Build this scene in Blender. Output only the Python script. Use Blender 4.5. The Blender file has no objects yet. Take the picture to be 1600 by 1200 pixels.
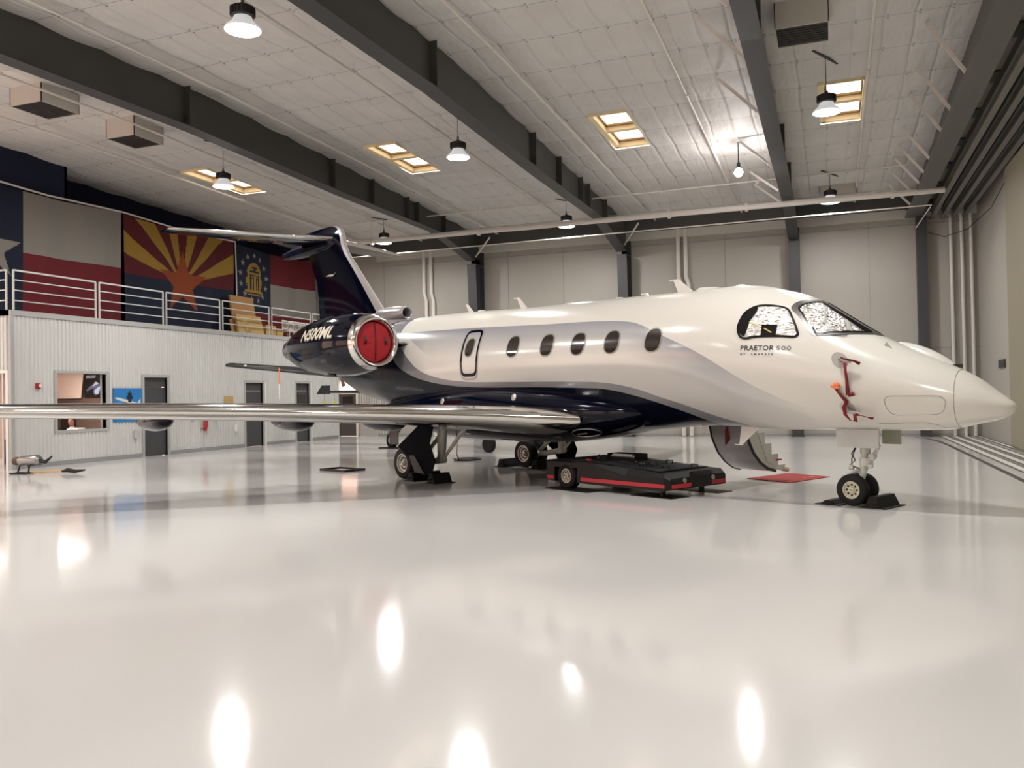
import bpy, bmesh, math, random
from mathutils import Vector, Matrix
random.seed(7)
C = bpy.context.scene.collection
PI = math.pi
R = math.radians

# ------------------------------------------------------------------ camera
cam_d = bpy.data.cameras.new('camera'); cam = bpy.data.objects.new('camera', cam_d); C.objects.link(cam)
cam_d.sensor_fit = 'HORIZONTAL'; cam_d.sensor_width = 36.0; cam_d.lens = 36.0 * 1330.0 / 1600.0
cam_d.clip_start = 0.05; cam_d.clip_end = 300
YAW, PITCH, ROLL = R(20.658), R(0.792), R(-1.02)
_f = Vector((-math.sin(YAW)*math.cos(PITCH), math.cos(YAW)*math.cos(PITCH), math.sin(PITCH)))
_r = Vector((math.cos(YAW), math.sin(YAW), 0)); _u = _r.cross(_f)
_r2 = _r*math.cos(ROLL) + _u*math.sin(ROLL); _u2 = -_r*math.sin(ROLL) + _u*math.cos(ROLL)
m = Matrix((( _r2.x, _u2.x, -_f.x, 0.0), (_r2.y, _u2.y, -_f.y, 0.0), (_r2.z, _u2.z, -_f.z, 1.75), (0, 0, 0, 1)))
cam.matrix_world = m
bpy.context.scene.camera = cam

# ------------------------------------------------------------------ world and exposure
sc = bpy.context.scene
sc.view_settings.view_transform = 'Standard'; sc.view_settings.look = 'None'
sc.view_settings.gamma = 1.0; sc.view_settings.use_curve_mapping = False
sc.view_settings.exposure = 0.0
w = bpy.data.worlds.new('dusk_sky'); sc.world = w; w.use_nodes = True
nt = w.node_tree; bg = nt.nodes['Background']
tc = nt.nodes.new('ShaderNodeTexCoord'); sx = nt.nodes.new('ShaderNodeSeparateXYZ'); rp = nt.nodes.new('ShaderNodeValToRGB')
nt.links.new(tc.outputs['Generated'], sx.inputs[0]); nt.links.new(sx.outputs['Z'], rp.inputs[0]); nt.links.new(rp.outputs[0], bg.inputs[0])
rp.color_ramp.elements[0].position = 0.0; rp.color_ramp.elements[0].color = (1.0, 0.60, 0.47, 1)
rp.color_ramp.elements[1].position = 0.7; rp.color_ramp.elements[1].color = (1.0, 0.92, 0.78, 1)
bg.inputs[1].default_value = 3.2

# ------------------------------------------------------------------ lights: the pendant lamps' own light (the bodies are built further down)
LAMPS = [(-16.45, 20.15), (-9.0, 20.2), (0.0, 20.3), (-16.75, 30.15), (-9.1, 30.15), (0.05, 30.1), (-9.15, 11.75),
         (-16.5, 11.8), (0.0, 11.8), (-16.5, 2.5), (-9.1, 2.5), (0.0, 2.5), (-24.5, 11.8), (-24.5, 2.5)]
LAMP_W = 300
LIGHT_COL = (1.0, 0.975, 0.95)

# ------------------------------------------------------------------ helpers
def srgb(h):
    v = [int(h[i:i+2], 16)/255 for i in (0, 2, 4)]
    return tuple((x/12.92 if x < .04045 else ((x+.055)/1.055)**2.4) for x in v) + (1,)
def mat(name, col, rough=.5, metal=0, coat=0, spec=.5, emit=None, es=0, noise=0, nscale=6, bump=0, bscale=30, trans=0, alpha=1):
    M = bpy.data.materials.new(name); M.use_nodes = True; n = M.node_tree; b = n.nodes['Principled BSDF']
    c = srgb(col) if isinstance(col, str) else tuple(col) + (1,)
    b.inputs['Base Color'].default_value = c; b.inputs['Roughness'].default_value = rough; b.inputs['Metallic'].default_value = metal
    b.inputs['Specular IOR Level'].default_value = spec; b.inputs['Coat Weight'].default_value = coat; b.inputs['Coat Roughness'].default_value = .03
    b.inputs['Transmission Weight'].default_value = trans; b.inputs['Alpha'].default_value = alpha
    if emit: b.inputs['Emission Color'].default_value = tuple(emit) + (1,); b.inputs['Emission Strength'].default_value = es
    t = n.nodes.new('ShaderNodeTexCoord')
    if noise:
        nz = n.nodes.new('ShaderNodeTexNoise'); nz.inputs['Scale'].default_value = nscale; nz.inputs['Detail'].default_value = 4
        n.links.new(t.outputs['Object'], nz.inputs['Vector'])
        mx = n.nodes.new('ShaderNodeMix'); mx.data_type = 'RGBA'
        mx.inputs[6].default_value = tuple(x*(1-noise) for x in c[:3]) + (1,); mx.inputs[7].default_value = tuple(min(1, x*(1+noise)) for x in c[:3]) + (1,)
        n.links.new(nz.outputs['Fac'], mx.inputs[0]); n.links.new(mx.outputs[2], b.inputs['Base Color'])
    if bump:
        nb = n.nodes.new('ShaderNodeTexNoise'); nb.inputs['Scale'].default_value = bscale; nb.inputs['Detail'].default_value = 3
        n.links.new(t.outputs['Object'], nb.inputs['Vector'])
        bp = n.nodes.new('ShaderNodeBump'); bp.inputs['Strength'].default_value = bump; bp.inputs['Distance'].default_value = .02
        n.links.new(nb.outputs['Fac'], bp.inputs['Height']); n.links.new(bp.outputs[0], b.inputs['Normal'])
    return M

class MB:
    def __init__(s): s.v = []; s.f = []; s.m = []
    def add(s, vs, fs, mi=0):
        o = len(s.v); s.v += [tuple(x) for x in vs]; s.f += [tuple(i+o for i in f) for f in fs]; s.m += [mi]*len(fs); return s
    def box(s, x0, x1, y0, y1, z0, z1, mi=0):
        return s.add([(x0,y0,z0),(x1,y0,z0),(x1,y1,z0),(x0,y1,z0),(x0,y0,z1),(x1,y0,z1),(x1,y1,z1),(x0,y1,z1)],
                     [(0,3,2,1),(4,5,6,7),(0,1,5,4),(1,2,6,5),(2,3,7,6),(3,0,4,7)], mi)
    def bar(s, a, b, w, h, mi=0, up=(0,0,1)):
        a = Vector(a); b = Vector(b); d = (b-a).normalized(); u = Vector(up)
        if abs(d.dot(u)) > .99: u = Vector((1,0,0))
        x = d.cross(u).normalized()*w/2; y = x.cross(d).normalized()*h/2
        vs = [p+i*x+j*y for p in (a,b) for i,j in ((-1,-1),(1,-1),(1,1),(-1,1))]
        return s.add(vs, [(0,1,2,3),(7,6,5,4),(0,4,5,1),(1,5,6,2),(2,6,7,3),(3,7,4,0)], mi)
    def tube(s, path, r, n=10, mi=0, cap=True, sy=1.0):
        P = [Vector(p) for p in path]; rs = r if isinstance(r, (list, tuple)) else [r]*len(P)
        t = (P[1]-P[0]).normalized(); u = Vector((0,0,1)) if abs(t.z) < .9 else Vector((1,0,0))
        x = t.cross(u).normalized(); vs = []
        for i, p in enumerate(P):
            t2 = (P[min(i+1, len(P)-1)]-P[max(i-1, 0)]).normalized()
            x = (x-t2*x.dot(t2)).normalized(); y = t2.cross(x)
            for k in range(n):
                a = 2*PI*k/n; vs.append(p + x*math.cos(a)*rs[i] + y*math.sin(a)*rs[i]*sy)
        fs = [(i*n+k, i*n+(k+1)%n, (i+1)*n+(k+1)%n, (i+1)*n+k) for i in range(len(P)-1) for k in range(n)]
        if cap: fs += [tuple(range(n-1, -1, -1)), tuple((len(P)-1)*n+k for k in range(n))]
        return s.add(vs, fs, mi)
    def rev(s, prof, o, ax, n=32, mi=0, sx=1.0, cap=True):            # prof: (distance along axis, radius)
        ax = Vector(ax).normalized(); o = Vector(o); u = Vector((0,0,1)) if abs(ax.z) < .9 else Vector((1,0,0))
        x = ax.cross(u).normalized(); y = ax.cross(x)
        vs = [o+ax*a+x*math.cos(2*PI*k/n)*r*sx+y*math.sin(2*PI*k/n)*r for a, r in prof for k in range(n)]
        fs = [(i*n+k, i*n+(k+1)%n, (i+1)*n+(k+1)%n, (i+1)*n+k) for i in range(len(prof)-1) for k in range(n)]
        if cap and prof[0][1] > 1e-4: fs.append(tuple(range(n-1, -1, -1)))
        if cap and prof[-1][1] > 1e-4: fs.append(tuple((len(prof)-1)*n+k for k in range(n)))
        return s.add(vs, fs, mi)
    def loft(s, rings, mi=0, closed=True, cap=True):
        n = len(rings[0]); vs = [p for r in rings for p in r]
        fs = [(i*n+k, i*n+(k+1)%n, (i+1)*n+(k+1)%n, (i+1)*n+k) for i in range(len(rings)-1) for k in range(n if closed else n-1)]
        if cap and closed: fs += [tuple(range(n-1, -1, -1)), tuple((len(rings)-1)*n+k for k in range(n))]
        return s.add(vs, fs, mi)
    def prism(s, poly, d, mi=0):                              # poly: 3D points of one face, d: thickness vector
        n = len(poly); d = Vector(d); vs = [Vector(p) for p in poly]; vs = vs+[p+d for p in vs]
        return s.add(vs, [tuple(range(n-1, -1, -1)), tuple(range(n, 2*n))]+[(i, (i+1)%n, n+(i+1)%n, n+i) for i in range(n)], mi)
    def build(s, name, mats, parent=None, smooth=False, label=None, cat=None, group=None, kind=None, bevel=0, recalc=True, angle=35):
        me = bpy.data.meshes.new(name); me.from_pydata(s.v, [], s.f)
        for mm in (mats if isinstance(mats, (list, tuple)) else [mats]): me.materials.append(mm)
        me.polygons.foreach_set('material_index', s.m)
        if recalc:
            b = bmesh.new(); b.from_mesh(me); bmesh.ops.recalc_face_normals(b, faces=b.faces); b.to_mesh(me); b.free()
        me.update()
        if smooth:
            me.polygons.foreach_set('use_smooth', [True]*len(me.polygons))
            try: me.set_sharp_from_angle(angle=R(angle))
            except Exception: pass
        o = bpy.data.objects.new(name, me); C.objects.link(o)
        if bevel:
            bv = o.modifiers.new('bevel', 'BEVEL'); bv.width = bevel; bv.segments = 2; bv.limit_method = 'ANGLE'
        if parent: o.parent = parent
        return tag(o, label, cat, group, kind)
def tag(o, label=None, cat=None, group=None, kind=None):
    if label: o['label'] = label
    if cat: o['category'] = cat
    if group: o['group'] = group
    if kind: o['kind'] = kind
    return o
def thing(name, loc=(0,0,0), rz=0, label=None, cat=None, group=None):
    o = bpy.data.objects.new(name, None); C.objects.link(o); o.location = loc; o.rotation_euler = (0,0,rz); o.empty_display_size = .2
    return tag(o, label, cat, group)
def dup(root, loc=None, rz=None, label=None):
    r = root.copy(); C.objects.link(r)
    if loc is not None: r.location = loc
    if rz is not None: r.rotation_euler = (0,0,rz)
    if label: r['label'] = label
    def kids(a, b):
        for ch in list(a.children):
            if ch is b: continue
            c = ch.copy(); C.objects.link(c); c.parent = b; c.matrix_parent_inverse = ch.matrix_parent_inverse.copy()
            kids(ch, c)
    kids(root, r)
    return r
def text_verts(txt, bold=0.0, shear=0.0, spacing=1.0):
    cu = bpy.data.curves.new('t', 'FONT'); cu.body = txt; cu.size = 1; cu.offset = bold; cu.shear = shear; cu.space_character = spacing; cu.resolution_u = 3
    o = bpy.data.objects.new('t', cu); C.objects.link(o); dg = bpy.context.evaluated_depsgraph_get(); dg.update()
    me = bpy.data.meshes.new_from_object(o.evaluated_get(dg)); b = bmesh.new(); b.from_mesh(me)
    bmesh.ops.triangulate(b, faces=b.faces)
    bmesh.ops.subdivide_edges(b, edges=[e for e in b.edges if e.calc_length() > .12], cuts=3, use_grid_fill=True)
    bmesh.ops.triangulate(b, faces=b.faces)
    b.verts.ensure_lookup_table(); vs = [v.co.copy() for v in b.verts]; fs = [tuple(v.index for v in f.verts) for f in b.faces]
    b.free(); bpy.data.objects.remove(o); bpy.data.meshes.remove(me); bpy.data.curves.remove(cu)
    x0 = min(v.x for v in vs); x1 = max(v.x for v in vs); y0 = min(v.y for v in vs); y1 = max(v.y for v in vs)
    return [((v.x-x0)/(x1-x0), (v.y-y0)/(y1-y0)) for v in vs], fs
def pch(x, xs, ys, _c={}):
    k = (id(xs), id(ys))
    if k not in _c:
        h = [xs[i+1]-xs[i] for i in range(len(xs)-1)]; d = [(ys[i+1]-ys[i])/h[i] for i in range(len(h))]; mm = [0.0]*len(xs)
        for i in range(1, len(xs)-1):
            if d[i-1]*d[i] > 0:
                w1 = 2*h[i]+h[i-1]; w2 = h[i]+2*h[i-1]; mm[i] = (w1+w2)/(w1/d[i-1]+w2/d[i])
        mm[0] = d[0]; mm[-1] = d[-1]; _c[k] = (h, mm)
    h, mm = _c[k]; x = min(max(x, xs[0]), xs[-1]); i = 0
    while i < len(xs)-2 and x > xs[i+1]: i += 1
    t = (x-xs[i])/h[i]
    return (2*t**3-3*t*t+1)*ys[i]+(t**3-2*t*t+t)*h[i]*mm[i]+(-2*t**3+3*t*t)*ys[i+1]+(t**3-t*t)*h[i]*mm[i+1]
def lin(x, xs, ys):
    if x <= xs[0]: return ys[0]
    for i in range(len(xs)-1):
        if x <= xs[i+1]: return ys[i]+(ys[i+1]-ys[i])*(x-xs[i])/(xs[i+1]-xs[i])
    return ys[-1]
def closed_smooth(pts, k=5):
    out = []; n = len(pts)
    for i in range(n):
        p0, p1, p2, p3 = (pts[(i+j-1) % n] for j in range(4))
        for q in range(k):
            t = q/k
            out.append(tuple(.5*((2*p1[a])+(-p0[a]+p2[a])*t+(2*p0[a]-5*p1[a]+4*p2[a]-p3[a])*t*t+(-p0[a]+3*p1[a]-3*p2[a]+p3[a])*t**3) for a in (0, 1)))
    return out
def superoval(cx, cy, hx, hy, e=2.6, n=36, lean=0):
    o = []
    for i in range(n):
        a = 2*PI*i/n; c, s_ = math.cos(a), math.sin(a)
        x = math.copysign(abs(c)**(2/e), c); y = math.copysign(abs(s_)**(2/e), s_)
        o.append((cx+hx*x+lean*y, cy+hy*y))
    return o

# ------------------------------------------------------------------ materials
M = {}
M['steel'] = mat('charcoal_steel_paint', '3e3e40', .5, noise=.06, nscale=1.2)
M['steel_web'] = mat('dark_steel_paint', '474745', .55, noise=.06, nscale=1)
M['wall_w'] = mat('cream_wall_panel', 'aaa59c', .5, noise=.03, nscale=.6)
M['wall_b'] = mat('beige_door_panel', '938c78', .55, noise=.03, nscale=.8)
M['girt'] = mat('white_girt_paint', 'c9c5bd', .5)
M['pipe_w'] = mat('white_pipe_paint', 'dcd6ce', .4)
M['navy_wall'] = mat('navy_curtain_cloth', '0c1430', .9, noise=.2, nscale=3, bump=.2, bscale=4)
M['corr'] = mat('light_grey_corrugated_metal', 'cdcdca', .45, metal=.05, noise=.03, nscale=2)
M['office_trim'] = mat('grey_trim_paint', 'a9a9a6', .5)
M['white_trim'] = mat('white_trim_paint', 'e6e2dc', .45)
M['door'] = mat('charcoal_door_paint', '444446', .5)
M['kick'] = mat('grey_base_strip', '8f908e', .5)
M['rail'] = mat('galvanised_white_rail', 'cdcdca', .35, metal=.3)
M['black'] = mat('black_plastic', '0b0b0c', .45)
M['rubber'] = mat('tyre_rubber', '111112', .8, noise=.2, nscale=20)
M['lamp_body'] = mat('dark_lamp_housing', '3a3a3c', .5, metal=.4)
M['lamp_cone'] = mat('frosted_lamp_cone', 'c9c9c9', .4, emit=(1, 1, 1), es=.45)
M['lens'] = mat('lamp_lens', 'ffffff', .4, emit=(1, .99, .99), es=9)
M['chrome'] = mat('polished_aluminium', 'dedbd6', .13, metal=1, noise=.03, nscale=2)
M['navy'] = mat('navy_aircraft_gloss', '04081a', .08, spec=.25)
M['pod'] = mat('navy_fairing_gloss', '04081a', .06, spec=.25)
M['navy_flat'] = mat('navy_gear_door_paint', '05070f', .6, spec=.05)
M['silver'] = mat('silver_aircraft_paint', 'aaa6a6', .28, metal=.3, coat=.3)
M['white_p'] = mat('pearl_white_paint', 'e2dfd8', .22, coat=.5)
M['glass_d'] = mat('dark_cabin_glass', '1a1412', .06, coat=1, noise=.3, nscale=3)
M['black_gl'] = mat('black_window_seal', '08080a', .25)
M['grey_p'] = mat('grey_gear_paint', 'b8b8b4', .4, noise=.05, nscale=8)
M['gear_w'] = mat('white_gear_paint', 'cfcfc8', .35, noise=.06, nscale=10)
M['hub'] = mat('light_alloy_hub', 'c2c0b8', .35, metal=.5)
M['cream'] = mat('cream_wheel_hub', 'd8d5bd', .4)
M['red_cover'] = mat('red_cover_fabric', 'b3202a', .75, bump=.6, bscale=9)
M['red_rib'] = mat('red_ribbon_fabric', '7a1522', .8)
M['orange'] = mat('orange_plug', 'e8804a', .6)
M['tug'] = mat('tug_black_paint', '111113', .4, spec=.25, noise=.1, nscale=9)
M['tug_top'] = mat('tug_top_grip_plate', '1e1e20', .65, noise=.1, nscale=30)
M['tug_red'] = mat('tug_red_stripe', 'b0202c', .4)
M['mat_red'] = mat('red_door_mat', '9c3a36', .9, noise=.15, nscale=30)
M['steelbr'] = mat('brushed_steel', 'a8a8a8', .3, metal=1)
M['dark_duct'] = mat('dark_louvre', '2a2624', .7)
M['duct'] = mat('off_white_duct', 'c9c3ba', .55)
M['wood'] = mat('tan_cardboard', 'a87f4e', .8, noise=.12, nscale=5)
M['wood2'] = mat('pale_cardboard', 'b99a62', .8, noise=.1, nscale=6)
M['skin_c'] = mat('skin', 'c98f78', .5)
M['shirt'] = mat('white_shirt_cloth', 'e6e4e2', .8)
M['hair'] = mat('brown_hair', '3a2a22', .8)
M['desk'] = mat('dark_desk_wood', '2a1d18', .4)
M['room'] = mat('warm_office_wall', 'd9bfae', .7)
M['roomd'] = mat('brown_panel', '6a574c', .6)
M['yellow'] = mat('yellow_tag', 'd8dc3a', .5)
M['track'] = mat('floor_rail_metal', '6a6560', .5, metal=.2)
M['seal'] = mat('dark_floor_line', '4a4448', .5)

def glassmat():
    g = mat('clear_pane', 'ffffff', .02, trans=1.0); g.node_tree.nodes['Principled BSDF'].inputs['IOR'].default_value = 1.02; return g
M['glass'] = glassmat()
def foilmat():
    m_ = mat('crinkled_foil_sunshade', 'f4f2ee', .2, metal=.7)
    n = m_.node_tree; b = n.nodes['Principled BSDF']; t = n.nodes.new('ShaderNodeTexCoord')
    mp = n.nodes.new('ShaderNodeMapping'); mp.inputs['Scale'].default_value = (14, 14, 70); n.links.new(t.outputs['Object'], mp.inputs[0])
    n1 = n.nodes.new('ShaderNodeTexNoise'); n1.inputs['Scale'].default_value = 1; n1.inputs['Detail'].default_value = 3; n.links.new(mp.outputs[0], n1.inputs['Vector'])
    r1 = n.nodes.new('ShaderNodeValToRGB'); n.links.new(n1.outputs['Fac'], r1.inputs[0]); e = r1.color_ramp.elements
    e[0].position = .36; e[0].color = srgb('8a8074'); e[1].position = .5; e[1].color = srgb('f8f6f2'); n.links.new(r1.outputs[0], b.inputs['Base Color'])
    v = n.nodes.new('ShaderNodeTexVoronoi'); v.inputs['Scale'].default_value = 26; n.links.new(t.outputs['Object'], v.inputs['Vector'])
    nz = n.nodes.new('ShaderNodeTexNoise'); nz.inputs['Scale'].default_value = 45; n.links.new(t.outputs['Object'], nz.inputs['Vector'])
    ad = n.nodes.new('ShaderNodeMath'); ad.operation = 'ADD'; n.links.new(v.outputs['Distance'], ad.inputs[0]); n.links.new(nz.outputs['Fac'], ad.inputs[1])
    bp = n.nodes.new('ShaderNodeBump'); bp.inputs['Strength'].default_value = .7; bp.inputs['Distance'].default_value = .02
    n.links.new(ad.outputs[0], bp.inputs['Height']); n.links.new(bp.outputs[0], b.inputs['Normal'])
    return m_
M['foil'] = foilmat()
def floormat():
    m_ = mat('white_epoxy_floor', (.7, .685, .665), .1, spec=.33)
    n = m_.node_tree; b = n.nodes['Principled BSDF']; t = n.nodes.new('ShaderNodeTexCoord')
    nz = n.nodes.new('ShaderNodeTexNoise'); nz.inputs['Scale'].default_value = .35; nz.inputs['Detail'].default_value = 5; n.links.new(t.outputs['Object'], nz.inputs['Vector'])
    mx = n.nodes.new('ShaderNodeMix'); mx.data_type = 'RGBA'; mx.inputs[6].default_value = (.69, .675, .652, 1); mx.inputs[7].default_value = (.73, .715, .692, 1)
    n.links.new(nz.outputs['Fac'], mx.inputs[0]); n.links.new(mx.outputs[2], b.inputs['Base Color'])
    mr = n.nodes.new('ShaderNodeMapRange'); mr.inputs['To Min'].default_value = .085; mr.inputs['To Max'].default_value = .115
    n.links.new(nz.outputs['Fac'], mr.inputs['Value']); n.links.new(mr.outputs[0], b.inputs['Roughness'])
    nb = n.nodes.new('ShaderNodeTexNoise'); nb.inputs['Scale'].default_value = 1.6; nb.inputs['Detail'].default_value = 2; n.links.new(t.outputs['Object'], nb.inputs['Vector'])
    bp = n.nodes.new('ShaderNodeBump'); bp.inputs['Strength'].default_value = .015; bp.inputs['Distance'].default_value = .01
    n.links.new(nb.outputs['Fac'], bp.inputs['Height']); n.links.new(bp.outputs[0], b.inputs['Normal'])
    return m_
M['floor'] = floormat()
def ceilmat():
    m_ = mat('white_insulation_blanket', 'cfc9c2', .6)
    n = m_.node_tree; b = n.nodes['Principled BSDF']; L = n.links
    t = n.nodes.new('ShaderNodeTexCoord'); s_ = n.nodes.new('ShaderNodeSeparateXYZ'); L.new(t.outputs['Object'], s_.inputs[0])
    def mth(op, a, b_=None, c_=None):
        q = n.nodes.new('ShaderNodeMath'); q.operation = op
        for i, v in enumerate((a, b_, c_)):
            if v is None: continue
            if isinstance(v, (int, float)): q.inputs[i].default_value = v
            else: L.new(v, q.inputs[i])
        return q.outputs[0]
    wob = n.nodes.new('ShaderNodeTexNoise'); wob.inputs['Scale'].default_value = .8; L.new(t.outputs['Object'], wob.inputs['Vector'])
    # pleats running down the slope and a seam with dark fixings at every purlin
    xx = mth('ADD', s_.outputs['X'], mth('MULTIPLY', wob.outputs['Fac'], .10))
    pl = mth('PINGPONG', xx, .3)
    pl2 = mth('SMOOTH_MIN', pl, .05, .03)
    fy = mth('PINGPONG', mth('ADD', s_.outputs['Y'], -17.1), .825)
    seam = mth('LESS_THAN', fy, .012)
    fx = mth('PINGPONG', s_.outputs['X'], .3)
    dot = mth('MULTIPLY', mth('LESS_THAN', mth('ADD', mth('POWER', fx, 2.0), mth('POWER', mth('SUBTRACT', fy, .07), 2.0)), .0006), 1.0)
    dk = mth('MAXIMUM', mth('MULTIPLY', seam, .5), mth('MULTIPLY', dot, .75))
    nz = n.nodes.new('ShaderNodeTexNoise'); nz.inputs['Scale'].default_value = 1.3; nz.inputs['Detail'].default_value = 5; L.new(t.outputs['Object'], nz.inputs['Vector'])
    mx = n.nodes.new('ShaderNodeMix'); mx.data_type = 'RGBA'; mx.inputs[6].default_value = srgb('c8c4c0'); mx.inputs[7].default_value = srgb('dedbd7'); L.new(nz.outputs['Fac'], mx.inputs[0])
    m2 = n.nodes.new('ShaderNodeMix'); m2.data_type = 'RGBA'; m2.inputs[7].default_value = srgb('3a3632'); L.new(dk, m2.inputs[0]); L.new(mx.outputs[2], m2.inputs[6]); L.new(m2.outputs[2], b.inputs['Base Color'])
    nz2 = n.nodes.new('ShaderNodeTexNoise'); nz2.inputs['Scale'].default_value = 3.5; nz2.inputs['Detail'].default_value = 3
    mp = n.nodes.new('ShaderNodeMapping'); mp.inputs['Scale'].default_value = (1.4, .35, 1); L.new(t.outputs['Object'], mp.inputs[0]); L.new(mp.outputs[0], nz2.inputs['Vector'])
    hgt = mth('ADD', mth('MULTIPLY', pl2, 1.6), mth('MULTIPLY', nz2.outputs['Fac'], .16))
    bp = n.nodes.new('ShaderNodeBump'); bp.inputs['Strength'].default_value = .85; bp.inputs['Distance'].default_value = .3
    L.new(hgt, bp.inputs['Height']); L.new(bp.outputs[0], b.inputs['Normal'])
    return m_
M['ceil'] = ceilmat()
M['sky_frame'] = mat('skylight_frame_metal', '8a6f45', .5)
M['rail_d'] = mat('overhead_rail_paint', '6c6a64', .5)
M['header'] = mat('header_beam_paint', '5b5a56', .5)
M['soffit'] = mat('soffit_panel', '8f8a82', .6, noise=.1)

# ------------------------------------------------------------------ building shell
XL, XR, YF, YB = -30.0, 5.0, -5.0, 34.5
OX, OY, OZ = -20.65, 16.65, 4.29           # office block: face, near corner, top
def roof(y): return 9.35-.029*abs(y-17.1)
MB().box(XL-.2, XR+.3, YF-.3, YB+4.2, -.2, 0).build('floor', M['floor'], kind='structure')
# roof blanket: sags between purlins, with openings at the skylights
SKY = [(-19.57, -18.55), (-12.8, -11.78), (-5.95, -4.93), (-.17, .85)]
SY0, SY1 = 21.9, 25.0
xs = set([XL, XR+.2]+[a for s in SKY for a in s]); x = XL
while x < XR: xs.add(round(x, 3)); x += .6
ys = set([YF, YB+.2, SY0, SY1]); y = YF
while y < YB: ys.add(round(y, 4)); y += .165
xs = sorted(xs); ys = sorted(ys)
def hole(xm, ym): return SY0 < ym < SY1 and any(a < xm < b for a, b in SKY)
b_ = MB(); vs = [(x, y, roof(y)-.055*abs(math.sin(PI*(y-17.1)/1.65))*(.8+.2*math.sin(x*1.7+y))) for y in ys for x in xs]
nx = len(xs); fs = []
for j in range(len(ys)-1):
    for i in range(nx-1):
        if not hole((xs[i]+xs[i+1])/2, (ys[j]+ys[j+1])/2): fs.append((j*nx+i, j*nx+i+1, (j+1)*nx+i+1, (j+1)*nx+i))
b_.add(vs, fs).build('ceiling', M['ceil'], smooth=True, kind='structure', recalc=False, angle=60)

# back wall with the lit doorway beyond the office
DX0, DX1 = -21.7, -20.75
bw = MB()
bw.box(XL, DX0, YB, YB+.15, 0, 9.2); bw.box(DX1, XR+.3, YB, YB+.15, 0, 9.2); bw.box(DX0, DX1, YB, YB+.15, 2.55, 9.2)
bw.build('wall_back', M['wall_w'], kind='structure')
g = MB()
g.box(-19.5, XR, YB-.18, YB, 8.02, 8.33)                    # white girt under the eave
g.build('trim_1', M['girt'], kind='structure')
MB().box(-24, XR, YB-.32, YB-.02, 8.33, 8.86).build('trim_2', M['steel_web'], kind='structure')
g = MB()
for xx in (-19.2, -13.1, -10.6, -3.9, -1.6, 1.35, 4.3): g.box(xx, xx+.02, YB-.012, YB, .0, 8.0)
for zz in (3.2, 7.78): g.box(-19.3, XR, YB-.012, YB, zz, zz+.03)
g.build('trim_3', M['kick'], kind='structure')
MB().box(DX1, XR, YB-.03, YB, 0, .1).build('baseboard_back', M['kick'], kind='structure')
# right wall: white end panel, then the beige sliding door panels
MB().box(XR-.05, XR+.15, 27.4, YB, 0, 9.1).build('wall_right', M['wall_w'], kind='structure')
MB().box(4.66, 4.86, 12.4, 27.4, .1, 7.9).box(4.70, 4.82, 12.4, 27.4, .02, .1).build('door_1', M['wall_b'], kind='structure')
MB().box(4.50, 4.66, YF, 12.6, .1, 7.9).build('door_2', M['wall_b'], kind='structure')
MB().box(4.72, 4.80, 5, 27.42, 0.0, .10).build('trim_4', M['black'], kind='structure')
MB().box(XR+.15, XR+.3, YF, 27.5, 0, 9.3).build('wall_right_outer', M['wall_b'], kind='structure')
MB().box(4.9, XR, 29.6, 30.6, 2.35, 2.6).build('trim_5', M['steel'], kind='structure')
# floor tracks of the sliding doors
for i, (xx, ww) in enumerate(((3.70, .26), (4.05, .26), (4.40, .26), (4.80, .2))):
    tr = MB(); tr.box(xx-ww/2, xx-ww/2+.035, YF, YB, 0, .02, 0); tr.box(xx+ww/2-.035, xx+ww/2, YF, YB, 0, .02, 0); tr.box(xx-ww/2+.035, xx+ww/2-.035, YF, YB, 0, .006, 1)
    tr.build('trim_%d' % (6+i), [M['track'], M['white_trim']], kind='structure')
ln = MB(); pts = [(2.75, 33.6), (3.0, 32.9), (3.2, 31.5), (3.27, 29), (3.27, 20), (3.27, 8)]
for a, c in zip(pts, pts[1:]): ln.bar((a[0], a[1], .004), (c[0], c[1], .004), .11, .006)
ln.build('trim_10', M['seal'], kind='structure')
# left side
MB().box(-22.75, -22.55, OY, 20.2, OZ, 9.3).build('wall_left', M['navy_wall'], kind='structure')
MB().box(-23.85, -23.7, 20.2, YB, OZ, 9.3).box(-23.85, -22.55, 20.1, 20.2, OZ, 9.3).build('wall_left_upper', M['navy_wall'], kind='structure')
MB().box(XL, -22.55, OY+.05, OY+.2, OZ, 9.3).build('wall_left_return', M['navy_wall'], kind='structure')
# windowed wall to the far left, where the dusk comes in
wl = MB(); wl.box(XL-.15, XL, YF, OY, 0, .9); wl.box(XL-.15, XL, YF, OY, 5.6, 9.4)
for yy in (YF, -.2, 4.9, 10.0, 15.1): wl.box(XL-.15, XL, yy, yy+1.3, .9, 5.6)
wl.build('wall_left_front', M['wall_w'], kind='structure')
n_ = 1
for yy in (-3.7, 1.1, 6.2, 11.3):
    wd = MB()
    for k in range(4): wd.box(XL-.1, XL-.04, yy+k*1.25, yy+k*1.25+.06, .9, 5.6)
    for zz in (.9, 2.4, 3.9, 5.5): wd.box(XL-.1, XL-.04, yy, yy+3.8, zz, zz+.06)
    wd.build('window_%d' % n_, M['steel'], kind='structure'); n_ += 1
wf = MB(); wf.box(XL, XR+.3, YF-.15, YF, 0, .3); wf.box(XL, XR+.3, YF-.15, YF, 4.6, 9.4)
for xx in (XL, -24, -17, -10, -3, 3.6): wf.box(xx, xx+(1.4 if xx < -3.5 else 1.7), YF-.15, YF, .3, 4.6)
wf.box(-8.6, 5.3, YF-.15, YF, .3, 4.6)
wf.build('wall_front', M['wall_w'], kind='structure')
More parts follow.
